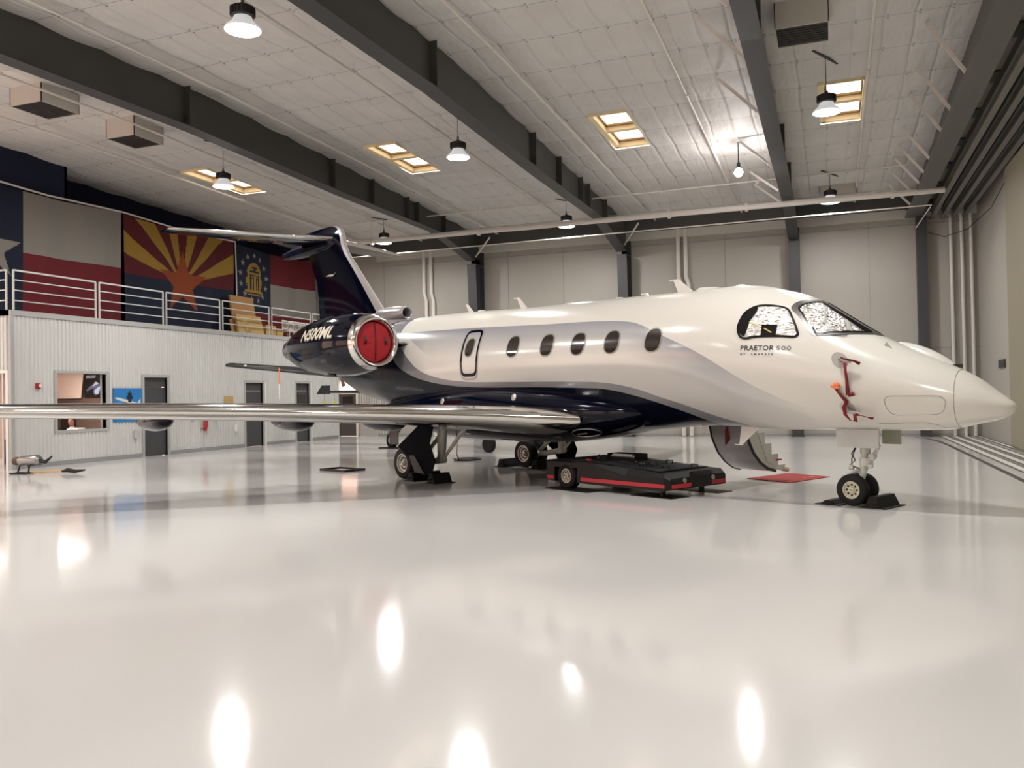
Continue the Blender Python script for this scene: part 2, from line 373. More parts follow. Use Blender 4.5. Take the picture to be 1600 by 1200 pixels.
for xx in (-28.6, -22.6, -15.6):
    wd = MB()
    for k in range(5): wd.box(xx+k*1.1, xx+k*1.1+.06, YF-.1, YF-.04, .3, 4.6)
    for zz in (1.7, 3.1): wd.box(xx, xx+5.6, YF-.1, YF-.04, zz, zz+.06)
    wd.build('window_%d' % n_, M['steel'], kind='structure'); n_ += 1

# ------------------------------------------------------------------ office block with corrugated cladding
def corr_y(mb, y0, y1, z0, z1, x=OX, p=.13, d=.028):
    k0 = math.floor(y0/p); prof = []
    k = k0
    while k*p < y1:
        for o, dd in ((0, 0), (.05, 0), (.065, d), (.115, d)):
            yy = k*p+o
            if y0 < yy < y1: prof.append((yy, dd))
        k += 1
    prof = [(y0, 0)]+prof+[(y1, 0)]
    vs = [(x+dd, yy, z) for yy, dd in prof for z in (z0, z1)]
    mb.add(vs, [(2*i, 2*i+2, 2*i+3, 2*i+1) for i in range(len(prof)-1)])
    mb.add([(x-.12, y0, z0), (x-.12, y1, z0), (x-.12, y1, z1), (x-.12, y0, z1), (x, y0, z0), (x, y1, z0), (x, y1, z1), (x, y0, z1)],
           [(0,1,2,3), (0,4,5,1), (3,2,6,7), (0,3,7,4), (1,5,6,2)])
OEND = 32.7
DOORS = [(21.33, 22.35, 2.55), (26.35, 27.4, 2.42), (29.57, 30.5, 2.42)]
WIN = (18.06, 19.82, .99, 2.62)
ow = MB(); segs = []; y = OY
for a, c, h in [(WIN[0], WIN[1], None)]+DOORS:
    corr_y(ow, y, a, 0, OZ)
    if h is None: corr_y(ow, a, c, 0, WIN[2]); corr_y(ow, a, c, WIN[3], OZ)
    else: corr_y(ow, a, c, h, OZ)
    y = c
corr_y(ow, y, OEND, 0, OZ)
ow.build('wall_office', M['corr'], kind='structure', recalc=False)
# end face of the office (towards the camera side) with a lit doorway
SD = (-21.75, -20.82, 2.6)
os_ = MB()
os_.box(SD[1], OX, OY, OY+.12, 0, OZ); os_.box(SD[0], SD[1], OY, OY+.12, SD[2], OZ)
os_.box(XL, SD[0], OY, OY+.12, 0, OZ)
for k in range(8):
    xx = OX-.02-k*.13
    if xx > SD[1]-.13: os_.box(xx-.05, xx, OY-.025, OY, 0, OZ)
    else: os_.box(xx-.05, xx, OY-.025, OY, SD[2]+.1, OZ)
os_.build('wall_office_end', M['corr'], kind='structure')
MB().box(OX-.02, OX+.05, OY-.05, OY+.06, 0, OZ).build('trim_11', M['office_trim'], kind='structure')
MB().box(OX-.5, OX+.06, OY-.06, OEND+.05, OZ-.13, OZ+.01).box(XL, OX, OY-.06, OY+.1, OZ-.13, OZ+.01).build('trim_12', M['office_trim'], kind='structure')
bb = MB(); y = OY
for a, c, h in DOORS: bb.box(OX, OX+.035, y, a-.08, 0, .13); y = c+.08
bb.box(OX, OX+.035, y, OEND, 0, .13); bb.build('baseboard_office', M['kick'], kind='structure')
MB().box(-23.7, OX-.13, OY+.12, OEND, OZ-.25, OZ-.14).build('floor_mezzanine', M['office_trim'], kind='structure')
MB().box(-23.0, OX-.0, OEND, OEND+.12, 0, OZ).build('wall_office_back', M['corr'], kind='structure')
# frames and doors of the office
for i, (a, c, h) in enumerate(DOORS):
    tr = MB()
    for yy in (a-.09, c): tr.box(OX-.1, OX+.045, yy, yy+.09, 0, h+.09)
    tr.box(OX-.1, OX+.045, a, c, h, h+.09)
    tr.build('trim_%d' % (13+i), M['office_trim'], kind='structure')
    if i: MB().box(OX-.1, OX+.05, c+.09, c+.16, 0, h+.02).build('trim_%d' % (30+i), M['white_trim'], kind='structure')
    dr = MB().box(OX-.1, OX-.05, a+.01, c-.01, .01, h-.32).box(OX-.1, OX-.06, a, c, h-.3, h)
    d = dr.build('door_%d' % (3+i), M['door'], kind='structure', bevel=.004)
    MB().tube([(OX-.05, c-.12, 1.02), (OX+.02, c-.12, 1.02), (OX+.02, c-.25, 1.02)], .012).build('door_handle', M['steelbr'], d, smooth=True)
    if i == 2:
        MB().box(OX-.05, OX-.04, a+.12, c-.2, 1.1, 1.95).build('door_window', M['glass_d'], d)
tr = MB()
for yy in (WIN[0]-.08, WIN[1]): tr.box(OX-.12, OX+.045, yy, yy+.08, WIN[2]-.08, WIN[3]+.08)
tr.box(OX-.12, OX+.045, WIN[0], WIN[1], WIN[3], WIN[3]+.08); tr.box(OX-.12, OX+.045, WIN[0], WIN[1], WIN[2]-.08, WIN[2])
tr.box(OX-.10, OX-.06, WIN[1]-.12, WIN[1]-.09, WIN[2], WIN[3])
w8 = tr.build('window_%d' % n_, M['office_trim'], kind='structure'); n_ += 1
MB().box(OX-.08, OX-.07, WIN[0], WIN[1], WIN[2], WIN[3]).build('window_pane', M['glass'], w8)
# office room
rm = MB(); x0, x1, y0, y1 = -26.0, OX-.13, OY+.13, 22.2
rm.box(x0-.05, x0, y0, y1, 0, 3.0, 0); rm.box(x0, x1, y1, y1+.05, 0, 3.0, 1); rm.box(x0, x1, y0, y1, 3.0, 3.05, 0)
rm.box(x0, SD[0]-.1, y0-.02, y0, 0, 3, 0)
rm.build('wall_room', [M['room'], M['roomd']], kind='structure')
MB().box(x0+.01, x1-.6, y1-.04, y1, 0, 1.95).build('trim_16', M['roomd'], kind='structure')
for nm, loc, sz, pw in (('office_room_light', (-23.0, 19.6, 2.95), (1.6, 2.6), 150), ):
    L = bpy.data.lights.new(nm, 'AREA'); L.shape = 'RECTANGLE'; L.size, L.size_y = sz; L.energy = pw; L.color = (1, .91, .86)
    o = bpy.data.objects.new(nm, L); o.location = loc; C.objects.link(o)
# lit side doorway frame
tr = MB()
for xx in (SD[0]-.08, SD[1]): tr.box(xx, xx+.08, OY-.04, OY+.12, 0, SD[2]+.08)
tr.box(SD[0], SD[1], OY-.04, OY+.12, SD[2], SD[2]+.08)
tr.build('trim_17', M['white_trim'], kind='structure')
# doorway in the back wall beyond the office
tr = MB()
for xx in (DX0-.08, DX1): tr.box(xx, xx+.09, YB-.06, YB+.1, 0, 2.63)
tr.box(DX0, DX1, YB-.06, YB+.1, 2.55, 2.63); tr.box(DX0, DX1, YB-.03, YB+.1, 1.98, 2.06)
tr.build('trim_18', M['white_trim'], kind='structure')
MB().box(DX0, DX1, YB+.02, YB+.04, 2.06, 2.55).build('window_%d' % n_, M['glass'], kind='structure')
d = MB().box(DX0+.01, DX1-.01, YB+.0, YB+.05, .01, 1.97).build('door_6', M['door'], kind='structure')
MB().box(DX0+.2, DX1-.2, YB-.01, YB, 1.0, 1.85).build('door_window', M['glass_d'], d)
M['corr2'] = M['corr']
cb = MB()
for k in range(11): cb.box(-20.55+k*.13, -20.5+k*.13, YB-.03, YB, .1, 4.2)
cb.build('trim_19', M['corr'], kind='structure')

# ------------------------------------------------------------------ skylights
for i, (a, c) in enumerate(SKY):
    z0 = roof(23.4)-.04; SD_ = .2; ym = (SY0+SY1)/2
    lab = ['skylight above the mezzanine railing, partly behind a hanging lamp', 'skylight between the two left rafters', 'skylight in the middle of the ceiling right of the long rafter',
           'skylight at upper right behind a hanging lamp'][i]
    t = thing('skylight', ((a+c)/2, ym, z0), label='warm glowing two-cell '+lab, cat='skylight', group='skylights in the white roof')
    hx = (c-a)/2; hy = (SY1-SY0)/2; wlm = MB()
    wlm.box(-hx-.03, -hx+.12, -hy, hy, 0, SD_); wlm.box(hx, hx+.03, -hy, hy, 0, SD_); wlm.box(-hx, hx, -hy-.03, -hy, 0, SD_); wlm.box(-hx, hx, hy-.1, hy+.03, 0, SD_)
    wlm.box(-hx, hx, -.1, .1, .03, SD_)
    wlm.build('shaft', mat('skylight_shaft_lining', 'f0deb4', .6), t)
    for y0, y1 in ((-hy, -.1), (.1, hy-.1)):
        MB().box(-hx+.12, hx, y0, y0+.05, SD_-.05, SD_).box(-hx+.12, hx, y1-.08, y1, SD_-.05, SD_).box(-hx+.12, -hx+.17, y0, y1, SD_-.05, SD_).box(hx-.04, hx, y0, y1, SD_-.05, SD_).build('frame', M['sky_frame'], t)
    MB().box(-hx, hx, -hy, -.1, SD_, SD_+.01).build('pane', M['glass'], t); MB().box(-hx, hx, .1, hy, SD_, SD_+.01).build('pane', M['glass'], t)

# ------------------------------------------------------------------ steel frames
def frame(X, label, wf, zbot, hb, depth, stiff, braces=(), far=YB-.05):
    t = thing('steel_frame', (X, 0, 0), label=label, cat='roof beam', group='dark steel frames of the hangar')
    yk = far-depth
    Y = [YF, 11.5, 16.3, 18.8, 23.5, 28.0, 29.8, 31.4, yk]
    def zb(y): return lin(y, [YF, 11.5, 16.3, 23.5, 29.8, 31.4, far], [zbot-.2, zbot-.02, zbot+.08, zbot-.04, zbot-.04, zbot-hb*.6, zbot-hb*1.7])
    web = MB(); fl = MB()
    for a, c in zip(Y, Y[1:]+[]):
        for sx in (-.012,):
            web.add([(-.012, a, zb(a)), (.012, a, zb(a)), (.012, c, zb(c)), (-.012, c, zb(c)), (-.012, a, roof(a)), (.012, a, roof(a)), (.012, c, roof(c)), (-.012, c, roof(c))],
                    [(0,3,2,1), (4,5,6,7), (0,1,5,4), (1,2,6,5), (2,3,7,6), (3,0,4,7)])
        fl.add([(-wf, a, zb(a)-.025), (wf, a, zb(a)-.025), (wf, c, zb(c)-.025), (-wf, c, zb(c)-.025), (-wf, a, zb(a)), (wf, a, zb(a)), (wf, c, zb(c)), (-wf, c, zb(c))],
               [(0,3,2,1), (4,5,6,7), (0,1,5,4), (1,2,6,5), (2,3,7,6), (3,0,4,7)])
    for y in stiff: web.box(-wf*.92, wf*.92, y-.012, y+.012, zb(y), roof(y)-.03)
    web.box(-.012, .012, yk, far, zb(yk)-.1, roof(yk))
    web.build('rafter_web', M['steel_web'], t); fl.build('bottom_flange', M['steel'], t)
    col = MB(); zk = zb(far)+.0; yb = far-depth*.55
    col.prism([(-wf, yk, zk), (-wf, yb, 0), (-wf, yb+.03, 0), (-wf, yk+.03, zk)], (2*wf, 0, 0))
    col.prism([(-.012, yk, zk+.3), (-.012, yb, 0), (-.012, far, 0), (-.012, far, zk+.3)], (.024, 0, 0))
    col.box(-wf, wf, far-.03, far, 0, 8.7); col.box(-wf-.04, wf+.04, yb-.05, far, 0, .03)
    col.box(-wf, wf, yk, far, zk-.02, zk+.02)
    col.build('column', M['steel'], t)
    for y in braces:
        MB().bar((-1.1, y+.12, roof(y)-.1), (-wf-.02, y, zb(y)+.0), .07, .07).build('flange_brace', M['pipe_w'], t)
    return t
frame(-14.4, 'leftmost dark steel frame, its deep rafter crossing the upper left', .2, 8.26, .5, .95, (9.3, 16.27, 22.6, 25.0, 27.5, 28.3, 30.6))
frame(-7.85, 'dark steel frame whose deep rafter crosses the upper middle', .2, 8.2, .5, .85, (9.3, 16.2, 22.6, 25.0, 27.4, 28.3, 30.6))
frame(-1.28, 'dark steel frame descending right of centre, with pale angle braces', .2, 8.22, .5, .75, (16.2, 24.5, 28.3), (14.7, 17.1, 20.4, 25.3, 28.6, 30.2))
# header beam by the doors
t = thing('door_header_beam', (2.85, 0, 0), label='wide dark header beam beside the sliding door rails at far right', cat='roof beam')
hb_ = MB(); hb_.box(-.25, .27, YF, YB-.2, 8.0, 8.04); hb_.box(.05, .08, YF, YB-.2, 8.04, 9.3)
hb_.build('header', M['header'], t)
MB().box(.10, .44, YB-.5, YB-.1, 0, 8.0).build('column', M['steel'], t)
for y in (19.2, 21.6, 23.3, 26.0, 27.6, 29.0, 30.6, 32.2):
    MB().bar((-.9, y, roof(y)-.08), (-.2, y-.1, 8.02), .07, .07).build('flange_brace', M['pipe_w'], t)
# soffit and rails above the door tracks
MB().box(3.1, XR, YF, YB, 8.62, 8.66).build('ceiling_soffit', M['soffit'], kind='structure')
sp = MB(); y = 8.0
while y < 34: sp.box(3.15, 3.9, y, y+.4, 8.57, 8.62); sp.box(3.35, 3.7, y-.3, y+.02, 8.57, 8.62); sp.box(4.0, 4.9, y+.3, y+.8, 8.57, 8.62); y += 1.65*1.6
sp.build('trim_20', M['steel_web'], kind='structure')
for i, xx in enumerate((3.5, 3.85, 4.2, 4.55)):
    rl = MB(); rl.box(xx-.07, xx+.07, YF, YB, 7.92, 7.96); rl.box(xx-.012, xx+.012, YF, YB, 7.96, 8.5); rl.box(xx-.07, xx+.07, YF, YB, 8.18, 8.2)
    rl.build('door_rail', M['rail_d'], label='dark overhead sliding-door rail, '+['nearest the header beam', 'second from the header beam', 'third from the header beam', 'closest to the door panels'][i],
             cat='rail', group='overhead door rails')

# ------------------------------------------------------------------ pipes and conduits
def pipe(name, path, r, label, cat='pipe', group=None, mt='pipe_w', n=8, hangers=()):
    t = thing(name, path[0], label=label, cat=cat, group=group); o = Vector(path[0])
    MB().tube([Vector(p)-o for p in path], r, n).build('pipe_run', M[mt], t, smooth=True)
    for h in hangers:
        h = Vector(h)-o; top = roof(h.y+o.y)-o.z
        MB().tube([h, (h.x, h.y, top)], .008, 6).rev([(-.05, r*1.5), (.05, r*1.5)], h, (0, 1, 0) if abs(path[1][0]-path[0][0]) < abs(path[1][1]-path[0][1]) else (1, 0, 0), 8).build('hanger', M[mt], t)
    return t
wh = ['sprinkler pipe nearest the navy side wall', 'sprinkler pipe left of the leftmost rafter', 'sprinkler pipe just right of the leftmost rafter', 'sprinkler pipe left of the middle rafter',
      'sprinkler pipe right of the middle rafter', 'sprinkler pipe left of the rafter with pale braces', 'sprinkler pipe under the upper right skylight bay']
for xx, lb in zip((-19.6, -17.0, -13.35, -9.9, -6.55, -3.17, .9), wh):
    pipe('sprinkler_pipe', [(xx, 6, 8.95), (xx, 17.1, 9.06), (xx, 33.4 if xx < -18 else 34.0, 8.72)], .035, 'thin white '+lb+' running under the roof', group='sprinkler pipes under the roof',
         hangers=[(xx, y, 8.95+.11*(1-abs(y-17.1)/11.1) if y < 17.1 else 9.06-.34*(y-17.1)/16.9) for y in (8.2, 12.4, 16.6, 20.8, 25, 29.2)])
pipe('drain_pipe', [(-18.4, 29.6, 7.98), (3.4, 29.6, 7.95)], .095, 'large white pipe crossing the whole hall below the rafters', hangers=[(x, 29.6, 7.96) for x in (-17, -12.4, -5.2, -2.6, 1.9)])
pipe('conduit', [(-18.6, 29.2, 8.62), (-9, 29.2, 8.68), (2.3, 29.2, 8.74)], .025, 'thin upper conduit crossing the hall above the large white pipe', mt='pipe_w', hangers=[(x, 29.2, 8.66) for x in (-16, -12, -5.4, -2.2)])
pipe('conduit', [(-18.6, 31.5, 8.45), (-9, 31.5, 8.5), (3.2, 31.5, 8.5)], .022, 'thin middle conduit crossing the hall behind the large white pipe', mt='grey_p')
pipe('conduit', [(-18.4, 30.4, 7.55), (-7, 30.4, 7.62), (3.1, 30.4, 7.66), (2.9, 33.5, 7.5)], .022, 'thin lowest conduit hanging just below the large white pipe')
for xx, lb in ((-17.1, 'left one of the pair near the tail'), (-16.75, 'right one of the pair near the tail'), (-5.72, 'left one of the pair behind the cabin roof'), (-5.42, 'right one of the pair behind the cabin roof'),
               (4.1, 'leftmost of the three in the right corner'), (4.45, 'middle one of the three in the right corner'), (4.75, 'rightmost of the three in the right corner')):
    k = .0 if xx > 3 else .1
    pipe('downpipe', [(xx, YB-.12, 8.6 if k else 8.3), (xx, YB-.12, 6.4), (xx+k, YB-.12, 6.1), (xx+k, YB-.12, 0.02)], .085 if k else .06,
         'white wall downpipe, '+lb, cat='pipe', group='downpipes on the back wall')
pipe('cable', [(3.3, 33.8, 7.35), (3.7, 32.6, 6.95), (4.2, 31, 6.9), (4.6, 29.3, 7.2), (4.8, 27.8, 7.75)], .012, 'dark cable sagging between the header column and the door panels', cat='cable', mt='black')
# diagonal struts at the eave
for a, b, lb in (((-12.72, 31.5, 8.1), (-14.2, 33.5, 7.72), 'at the leftmost column'), ((-6.7, 31.5, 8.14), (-7.72, 33.5, 7.72), 'at the middle column')):
    MB().bar(a, b, .05, .05).build('eave_brace', M['pipe_w'], label='white diagonal brace '+lb+' below the large pipe', cat='brace', group='diagonal eave braces')

# ------------------------------------------------------------------ ceiling vents
for (x0, x1, y0, y1), lb in zip(((-18.07, -17.07, 14.6, 15.68), (-18.02, -17.06, 17.4, 18.45), (-.92, .08, 17.3, 18.3), (-.3, .9, 31.7, 32.6)),
                                ('the upper left', 'left, nearer the flags', 'top right by a rafter', 'the far back wall')):
    t = thing('ceiling_vent', ((x0+x1)/2, (y0+y1)/2, 8.8 if y0 < 30 else 8.45), label='boxy white vent with dark louvre hanging at '+lb, cat='vent', group='boxy ceiling vents')
    hx = (x1-x0)/2; hy = (y1-y0)/2; z = roof(y0)-t.location.z
    MB().box(-hx, -hx+.02, -hy, hy, 0, z).box(hx-.02, hx, -hy, hy, 0, z).box(-hx, hx, -hy, -hy+.02, 0, z).box(-hx, hx, hy-.02, hy, 0, z).build('housing', M['duct'], t)
    lv = MB().box(-hx+.02, hx-.02, -hy+.02, hy-.02, .02, .03)
    for k in range(8): lv.bar((-hx+.02, -hy+.08+k*(2*hy-.1)/8, .012), (hx-.02, -hy+.08+k*(2*hy-.1)/8, .012), .05, .008)
    lv.build('louvre', M['dark_duct'], t)

# ------------------------------------------------------------------ pendant lamps
def make_lamp(loc, label, rod):
    t = thing('pendant_lamp', loc, label=label, cat='lamp', group='high-bay lamps hanging from the roof')
    bd = MB().rev([(.22, .16), (.24, .19), (.38, .19), (.40, .16)], (0,0,0), (0,0,1), 28)
    for k in range(20):
        a = 2*PI*k/20; bd.bar((math.cos(a)*.17, math.sin(a)*.17, .31), (math.cos(a)*.21, math.sin(a)*.21, .31), .012, .14)
    bd.rev([(.40, .05), (.47, .04)], (0,0,0), (0,0,1), 12)
    bd.build('heat_sink', M['lamp_body'], t, smooth=True)
    MB().rev([(.0, .305), (.02, .305), (.06, .27), (.14, .18), (.22, .15)], (0,0,0), (0,0,1), 36).build('reflector', M['lamp_cone'], t, smooth=True)
    MB().rev([(-.03, .0), (-.028, .12), (-.015, .24), (.0, .295)], (0,0,0), (0,0,1), 36).build('lens', M['lens'], t, smooth=True)
    rd = MB().tube([(0,0,.47), (0,0,.47+rod-.1)], .008, 6).tube([(0,0,.47), (.03,0,.52), (0,0,.58), (-.03,0,.52), (0,0,.47)], .008, 6)
    rd.bar((-.25, -.5, .47+rod-.1), (.25, .5, .47+rod-.1), .05, .03)
    rd.build('hanging_rod', M['lamp_body'], t)
    return t
lampl = {0: 'in front of the skylight above the mezzanine', 1: 'in the upper middle between the two long rafters', 2: 'at upper right in front of a skylight', 3: 'far away just right of the tail fin',
         4: 'far away above the middle of the cabin', 5: 'far away near the right end of the large white pipe', 6: 'nearest one, cut by the top edge at upper left'}
proto = None
for i, (x, y) in enumerate(LAMPS):
    rod = roof(y)-7.97-.47+.06
    if i == 13: pass
    lab = 'bright round high-bay lamp hanging '+lampl.get(i, 'behind the viewer')
    if i < 7: make_lamp((x, y, 7.97), lab, rod)
    L = bpy.data.lights.new('lamp_light', 'AREA'); L.shape = 'DISK'; L.size = .58; L.energy = LAMP_W; L.color = LIGHT_COL
    o = bpy.data.objects.new('lamp_light', L); o.location = (x, y, 7.92); C.objects.link(o)
# the bare, glaring lamp between the braced rafter and the pipe
t = thing('flood_lamp', (-2.45, 25.6, 8.15), label='bare glaring flood lamp close to the braced rafter above the white pipe', cat='lamp')
MB().rev([(-.12, .0), (-.1, .07), (0, .13), (.1, .09), (.14, .04)], (0,0,0), (0,0,1), 20).build('bulb', mat('flood_bulb', 'ffffff', .4, emit=(1, .95, .93), es=60), t, smooth=True)
MB().tube([(0,0,.14), (0,0,.9)], .015, 6).rev([(.14, .06), (.3, .05)], (0,0,0), (0,0,1), 12).build('stem', M['lamp_body'], t)
L = bpy.data.lights.new('flood_light', 'POINT'); L.energy = 150; L.shadow_soft_size = .14; L.color = (1, .93, .9)
o = bpy.data.objects.new('flood_light', L); o.location = (-2.45, 25.6, 7.9); C.objects.link(o)

# ------------------------------------------------------------------ mezzanine railing
def rail_panel(p0, p1, label):
    p0 = Vector(p0); p1 = Vector(p1); d = p1-p0; L_ = d.length; d.normalize()
    t = thing('railing_panel', p0, math.atan2(d.y, d.x), label=label, cat='railing', group='white railing panels on the mezzanine edge')
    for xx in (.03, L_-.03): MB().box(xx-.02, xx+.02, -.02, .02, -.12, 1.1).build('post', M['rail'], t)
    for zz in (.28, .56, .84, 1.1):
        MB().bar((.03, 0, zz), (L_-.03, 0, zz), .03 if zz < 1 else .045, .03 if zz < 1 else .045).build('rail', M['rail'], t)
rl = ['nearest one, in front of the white and red flag', 'second one, across the edge of the red and white flag', 'third one, below the rayed sun flag', 'in front of the cardboard stack', 'in front of the white chairs', 'farthest one, running behind the engine']
for (a, c), lb in zip(((16.72, 19.52), (19.6, 22.27), (22.36, 25.05), (25.15, 27.92), (28.04, 30.75), (30.85, 32.7)), rl):
    rail_panel((OX-.02, a, OZ), (OX-.02, c, OZ), 'white tubular railing panel, '+lb)
rail_panel((-23.4, OY+.02, OZ), (OX-.15, OY+.02, OZ), 'white tubular railing panel turning the corner at far left')

# ------------------------------------------------------------------ flags
def star(px, py, cx, cy, r, rot=PI/2, inner=.382):
    dx, dy = px-cx, py-cy; d = math.hypot(dx, dy)
    if d > r: return False
    a = (math.atan2(dy, dx)-rot) % (2*PI/5); a = min(a, 2*PI/5-a)
    # edge between outer tip (angle 0) and inner corner (angle 36 deg)
    ix, iy = r*inner*math.cos(PI/5), r*inner*math.sin(PI/5); x, y = d*math.cos(a), d*math.sin(a)
    return (ix-r)*(y-0)-(iy-0)*(x-r) >= 0
def flag(name, ya, yb, zt, zb_, func, mats, label, nu=170, nv=130, x=-22.4, fold=.075, sag=.12, seed=0):
    b = MB(); vs = []
    for j in range(nv+1):
        for i in range(nu+1):
            u, v = i/nu, j/nv
            z = zt+(zb_-zt)*(1-v)-sag*math.sin(PI*u)*v
            xx = x+fold*(math.sin(u*17+seed+v*1.2)*.6+math.sin(u*31+seed*2-v)*.3)*(1.15-v*.7)
            vs.append((xx, ya+(yb-ya)*u, z))
    fs = []; ms = []
    for j in range(nv):
        for i in range(nu):
            a = j*(nu+1)+i; fs.append((a, a+1, a+nu+2, a+nu+1)); ms.append(func((i+.5)/nu, (j+.5)/nv))
    b.v = vs; b.f = fs; b.m = ms
    o = b.build(name, mats, smooth=True, label=label, cat='flag', recalc=False)
    so = o.modifiers.new('thickness', 'SOLIDIFY'); so.thickness = .006
    return o
F = {'navy': mat('flag_navy', '101a30', .85), 'white': mat('flag_white', '8a857e', .85), 'red': mat('flag_red', '66161f', .85), 'gold': mat('flag_gold', '98772c', .85),  # cloth colours darkened: the dim light on the flag side is put into them
     'copper': mat('flag_copper', '8c3f1a', .85), 'maroon': mat('flag_maroon', '560f19', .85), 'gold2': mat('flag_dull_gold', '94782f', .85)}
def tex(u, v):
    if u < 1/3: return 1 if star(u*5.7, v*3.8, .95, 1.9, .95*.98) else 0
    return 1 if v > .5 else 2
flag('hanging_flag', 16.6, 22.25, 8.2, 4.42, tex, [F['navy'], F['white'], F['red']], 'large hanging flag with white star on blue beside white over red bands')
def az(u, v):
    X, Y = (u-.5)*5.6, (v-.47)*3.8
    if star(X, Y, .0, -.02, 1.28, PI/2, .40): return 2
    if Y < 0: return 3
    a = math.degrees(math.atan2(Y, X))/180*13
    return 0 if int(a) % 2 == 0 else 1
flag('hanging_flag', 22.34, 27.95, 8.16, 4.42, az, [F['maroon'], F['gold'], F['copper'], F['navy']], 'large hanging flag with copper star and red and yellow rays', seed=2)
def ga(u, v):
    X, Y = u*5.6, v*3.8
    if u > .40:
        return 0 if v > .64 else (1 if v > .26 else 0)
    if v < .26: return 0
    cx, cy = 1.12, 2.52
    for k in range(13):
        a = PI/2+2*PI*k/13
        if star(X, Y, cx+.86*math.cos(a), cy+.98*math.sin(a), .15): return 1
    x, y = X-cx, Y-cy
    r = math.hypot(x, (y-.2))
    if .30 < r < .46 and y > .2: return 3
    if abs(x) < .44 and .14 < y < .22: return 3
    if abs(abs(x)-.36) < .055 and -.55 < y < .2: return 3
    if abs(x) < .05 and -.55 < y < .1: return 3
    if abs(abs(x)-.17) < .03 and -.55 < y < -.05: return 3
    if r < .3 and abs(x) > .05 and y > .32 and y < .4: return 3
    if abs(x) < .56 and -.64 < y < -.54: return 3
    if abs(x) < .2 and -.02 < y < .12 and (int(x*30) % 2): return 3
    if .4 < abs(x) < .52 and -.3+.05*math.sin(y*40) < y < .0: return 3
    if abs(x) < .38 and -.76 < y < -.7: return 3
    return 2
flag('hanging_flag', 28.15, 33.75, 8.1, 4.42, ga, [F['red'], F['white'], F['navy'], F['gold2']], 'large hanging flag with gold arch ringed by white stars', seed=4)
pipe('rope', [(-22.37, 16.4, 8.25), (-22.37, 19.3, 8.14), (-22.37, 22.3, 8.2), (-22.37, 25.1, 8.08), (-22.37, 28.05, 8.14)], .03, 'pale cord the large flags hang from', cat='cord')
pipe('rope', [(-22.36, 28.05, 8.14), (-22.36, 28.1, 6.5), (-22.36, 28.12, 4.5)], .025, 'pale vertical rope between the rayed flag and the arch flag', cat='cord')

# ------------------------------------------------------------------ stored things on the mezzanine
def board(y0, y1, h, x, lean, mt, label, th=.08):
    t = MB().prism([(x, y0, OZ-.13), (x, y1, OZ-.13), (x-lean, y1-.05, OZ-.13+h), (x-lean, y0+.05, OZ-.13+h)], (-th, 0, 0))
    return t.build('cardboard_sheet', M[mt], label=label, cat='cardboard', group='flattened cardboard on the mezzanine')
board(27.25, 28.75, 1.75, -21.75, .3, 'wood', 'tallest brown cardboard sheet leaning back on the mezzanine')
board(27.0, 28.6, .95, -21.35, .22, 'wood2', 'pale low cardboard sheet leaning in front of the tallest one', .1)
board(26.8, 27.9, .75, -21.5, .2, 'wood', 'small cardboard sheet at the left foot of the stack', .05)
for y0, y1, h, lb in ((28.7, 29.35, .62, 'low tan carton right of the cardboard stack'), (29.4, 29.85, .5, 'small tan carton beside the white chairs')):
    b = MB().box(-22.0, -21.4, y0, y1, OZ-.13, OZ-.13+h); b.build('carton', M['wood2'], label=lb, cat='carton', bevel=.01)
def chair(loc, label):
    t = thing('ballroom_chair', loc, label=label, cat='chair', group='white ballroom chairs stored on the mezzanine')
    for sx in (-.18, .18):
        for sy in (-.17, .17): MB().tube([(sx, sy, 0), (sx*.95, sy*.95, .45)] + ([(sx*1.0, sy*1.05, .92)] if sx < 0 else []), .018, 6).build('leg', M['white_trim'], t)
    MB().box(-.2, .2, -.2, .2, .43, .46).build('seat', M['white_trim'], t)
    bk = MB().bar((-.18, -.18, .9), (-.18, .18, .9), .03, .06).bar((-.18, -.18, .58), (-.18, .18, .58), .02, .03)
    for k in range(5): bk.bar((-.18, -.12+k*.06, .58), (-.18, -.12+k*.06, .9), .014, .014)
    bk.build('backrest', M['white_trim'], t)
    return t
c0 = chair((-21.3, 30.05, OZ-.13), 'white spindle-back chair, nearest to the cartons')
for k in range(1, 6): dup(c0, (-21.3-.02*k, 30.05+.46*k, OZ-.13), .0, 'white spindle-back chair, '+['', 'second from the cartons', 'third from the cartons', 'fourth from the cartons', 'fifth from the cartons', 'farthest from the cartons'][k])

# ------------------------------------------------------------------ things on the office wall
t = thing('alarm_pull', (OX+.03, 17.42, 2.25), label='small red fire alarm box on the corrugated wall left of the window', cat='alarm')
MB().box(0, .05, -.07, .07, -.08, .08).build('box', mat('alarm_red', 'a01a1c', .4), t, bevel=.008); MB().box(.05, .08, .0, .07, -.03, .05).build('lever', M['white_trim'], t)
def poster_f(u, v):
    # sky-blue with a pale jet and a dark control tower
    x, y = u, v
    if abs(x-.57) < .06 and .58 < y < .68: return 2
    if abs(x-.57) < .11 and .68 < y < .78: return 2
    if abs(x-.57) < .07 and .78 < y < .86: return 2
    if abs(x-.57) < .015 and .86 < y < .93: return 2
    if .05 < x < .95 and abs(y-(.73-.25*x)) < .04*min(1, (x-.03)*8, (1-x)*6): return 1
    if .82 < x < .96 and .5 < y < .5+(x-.8)*1.3: return 1
    if .38 < x < .66 and abs(y-(.56-.1*(x-.4))) < .018: return 2
    return 0
b = MB(); nu, nv = 90, 80
for j in range(nv+1):
    for i in range(nu+1): b.v.append((.012, i/nu*1.14, j/nv*1.05))
for j in range(nv):
    for i in range(nu): a = j*(nu+1)+i; b.f.append((a, a+1, a+nu+2, a+nu+1)); b.m.append(poster_f((i+.5)/nu, (j+.5)/nv))
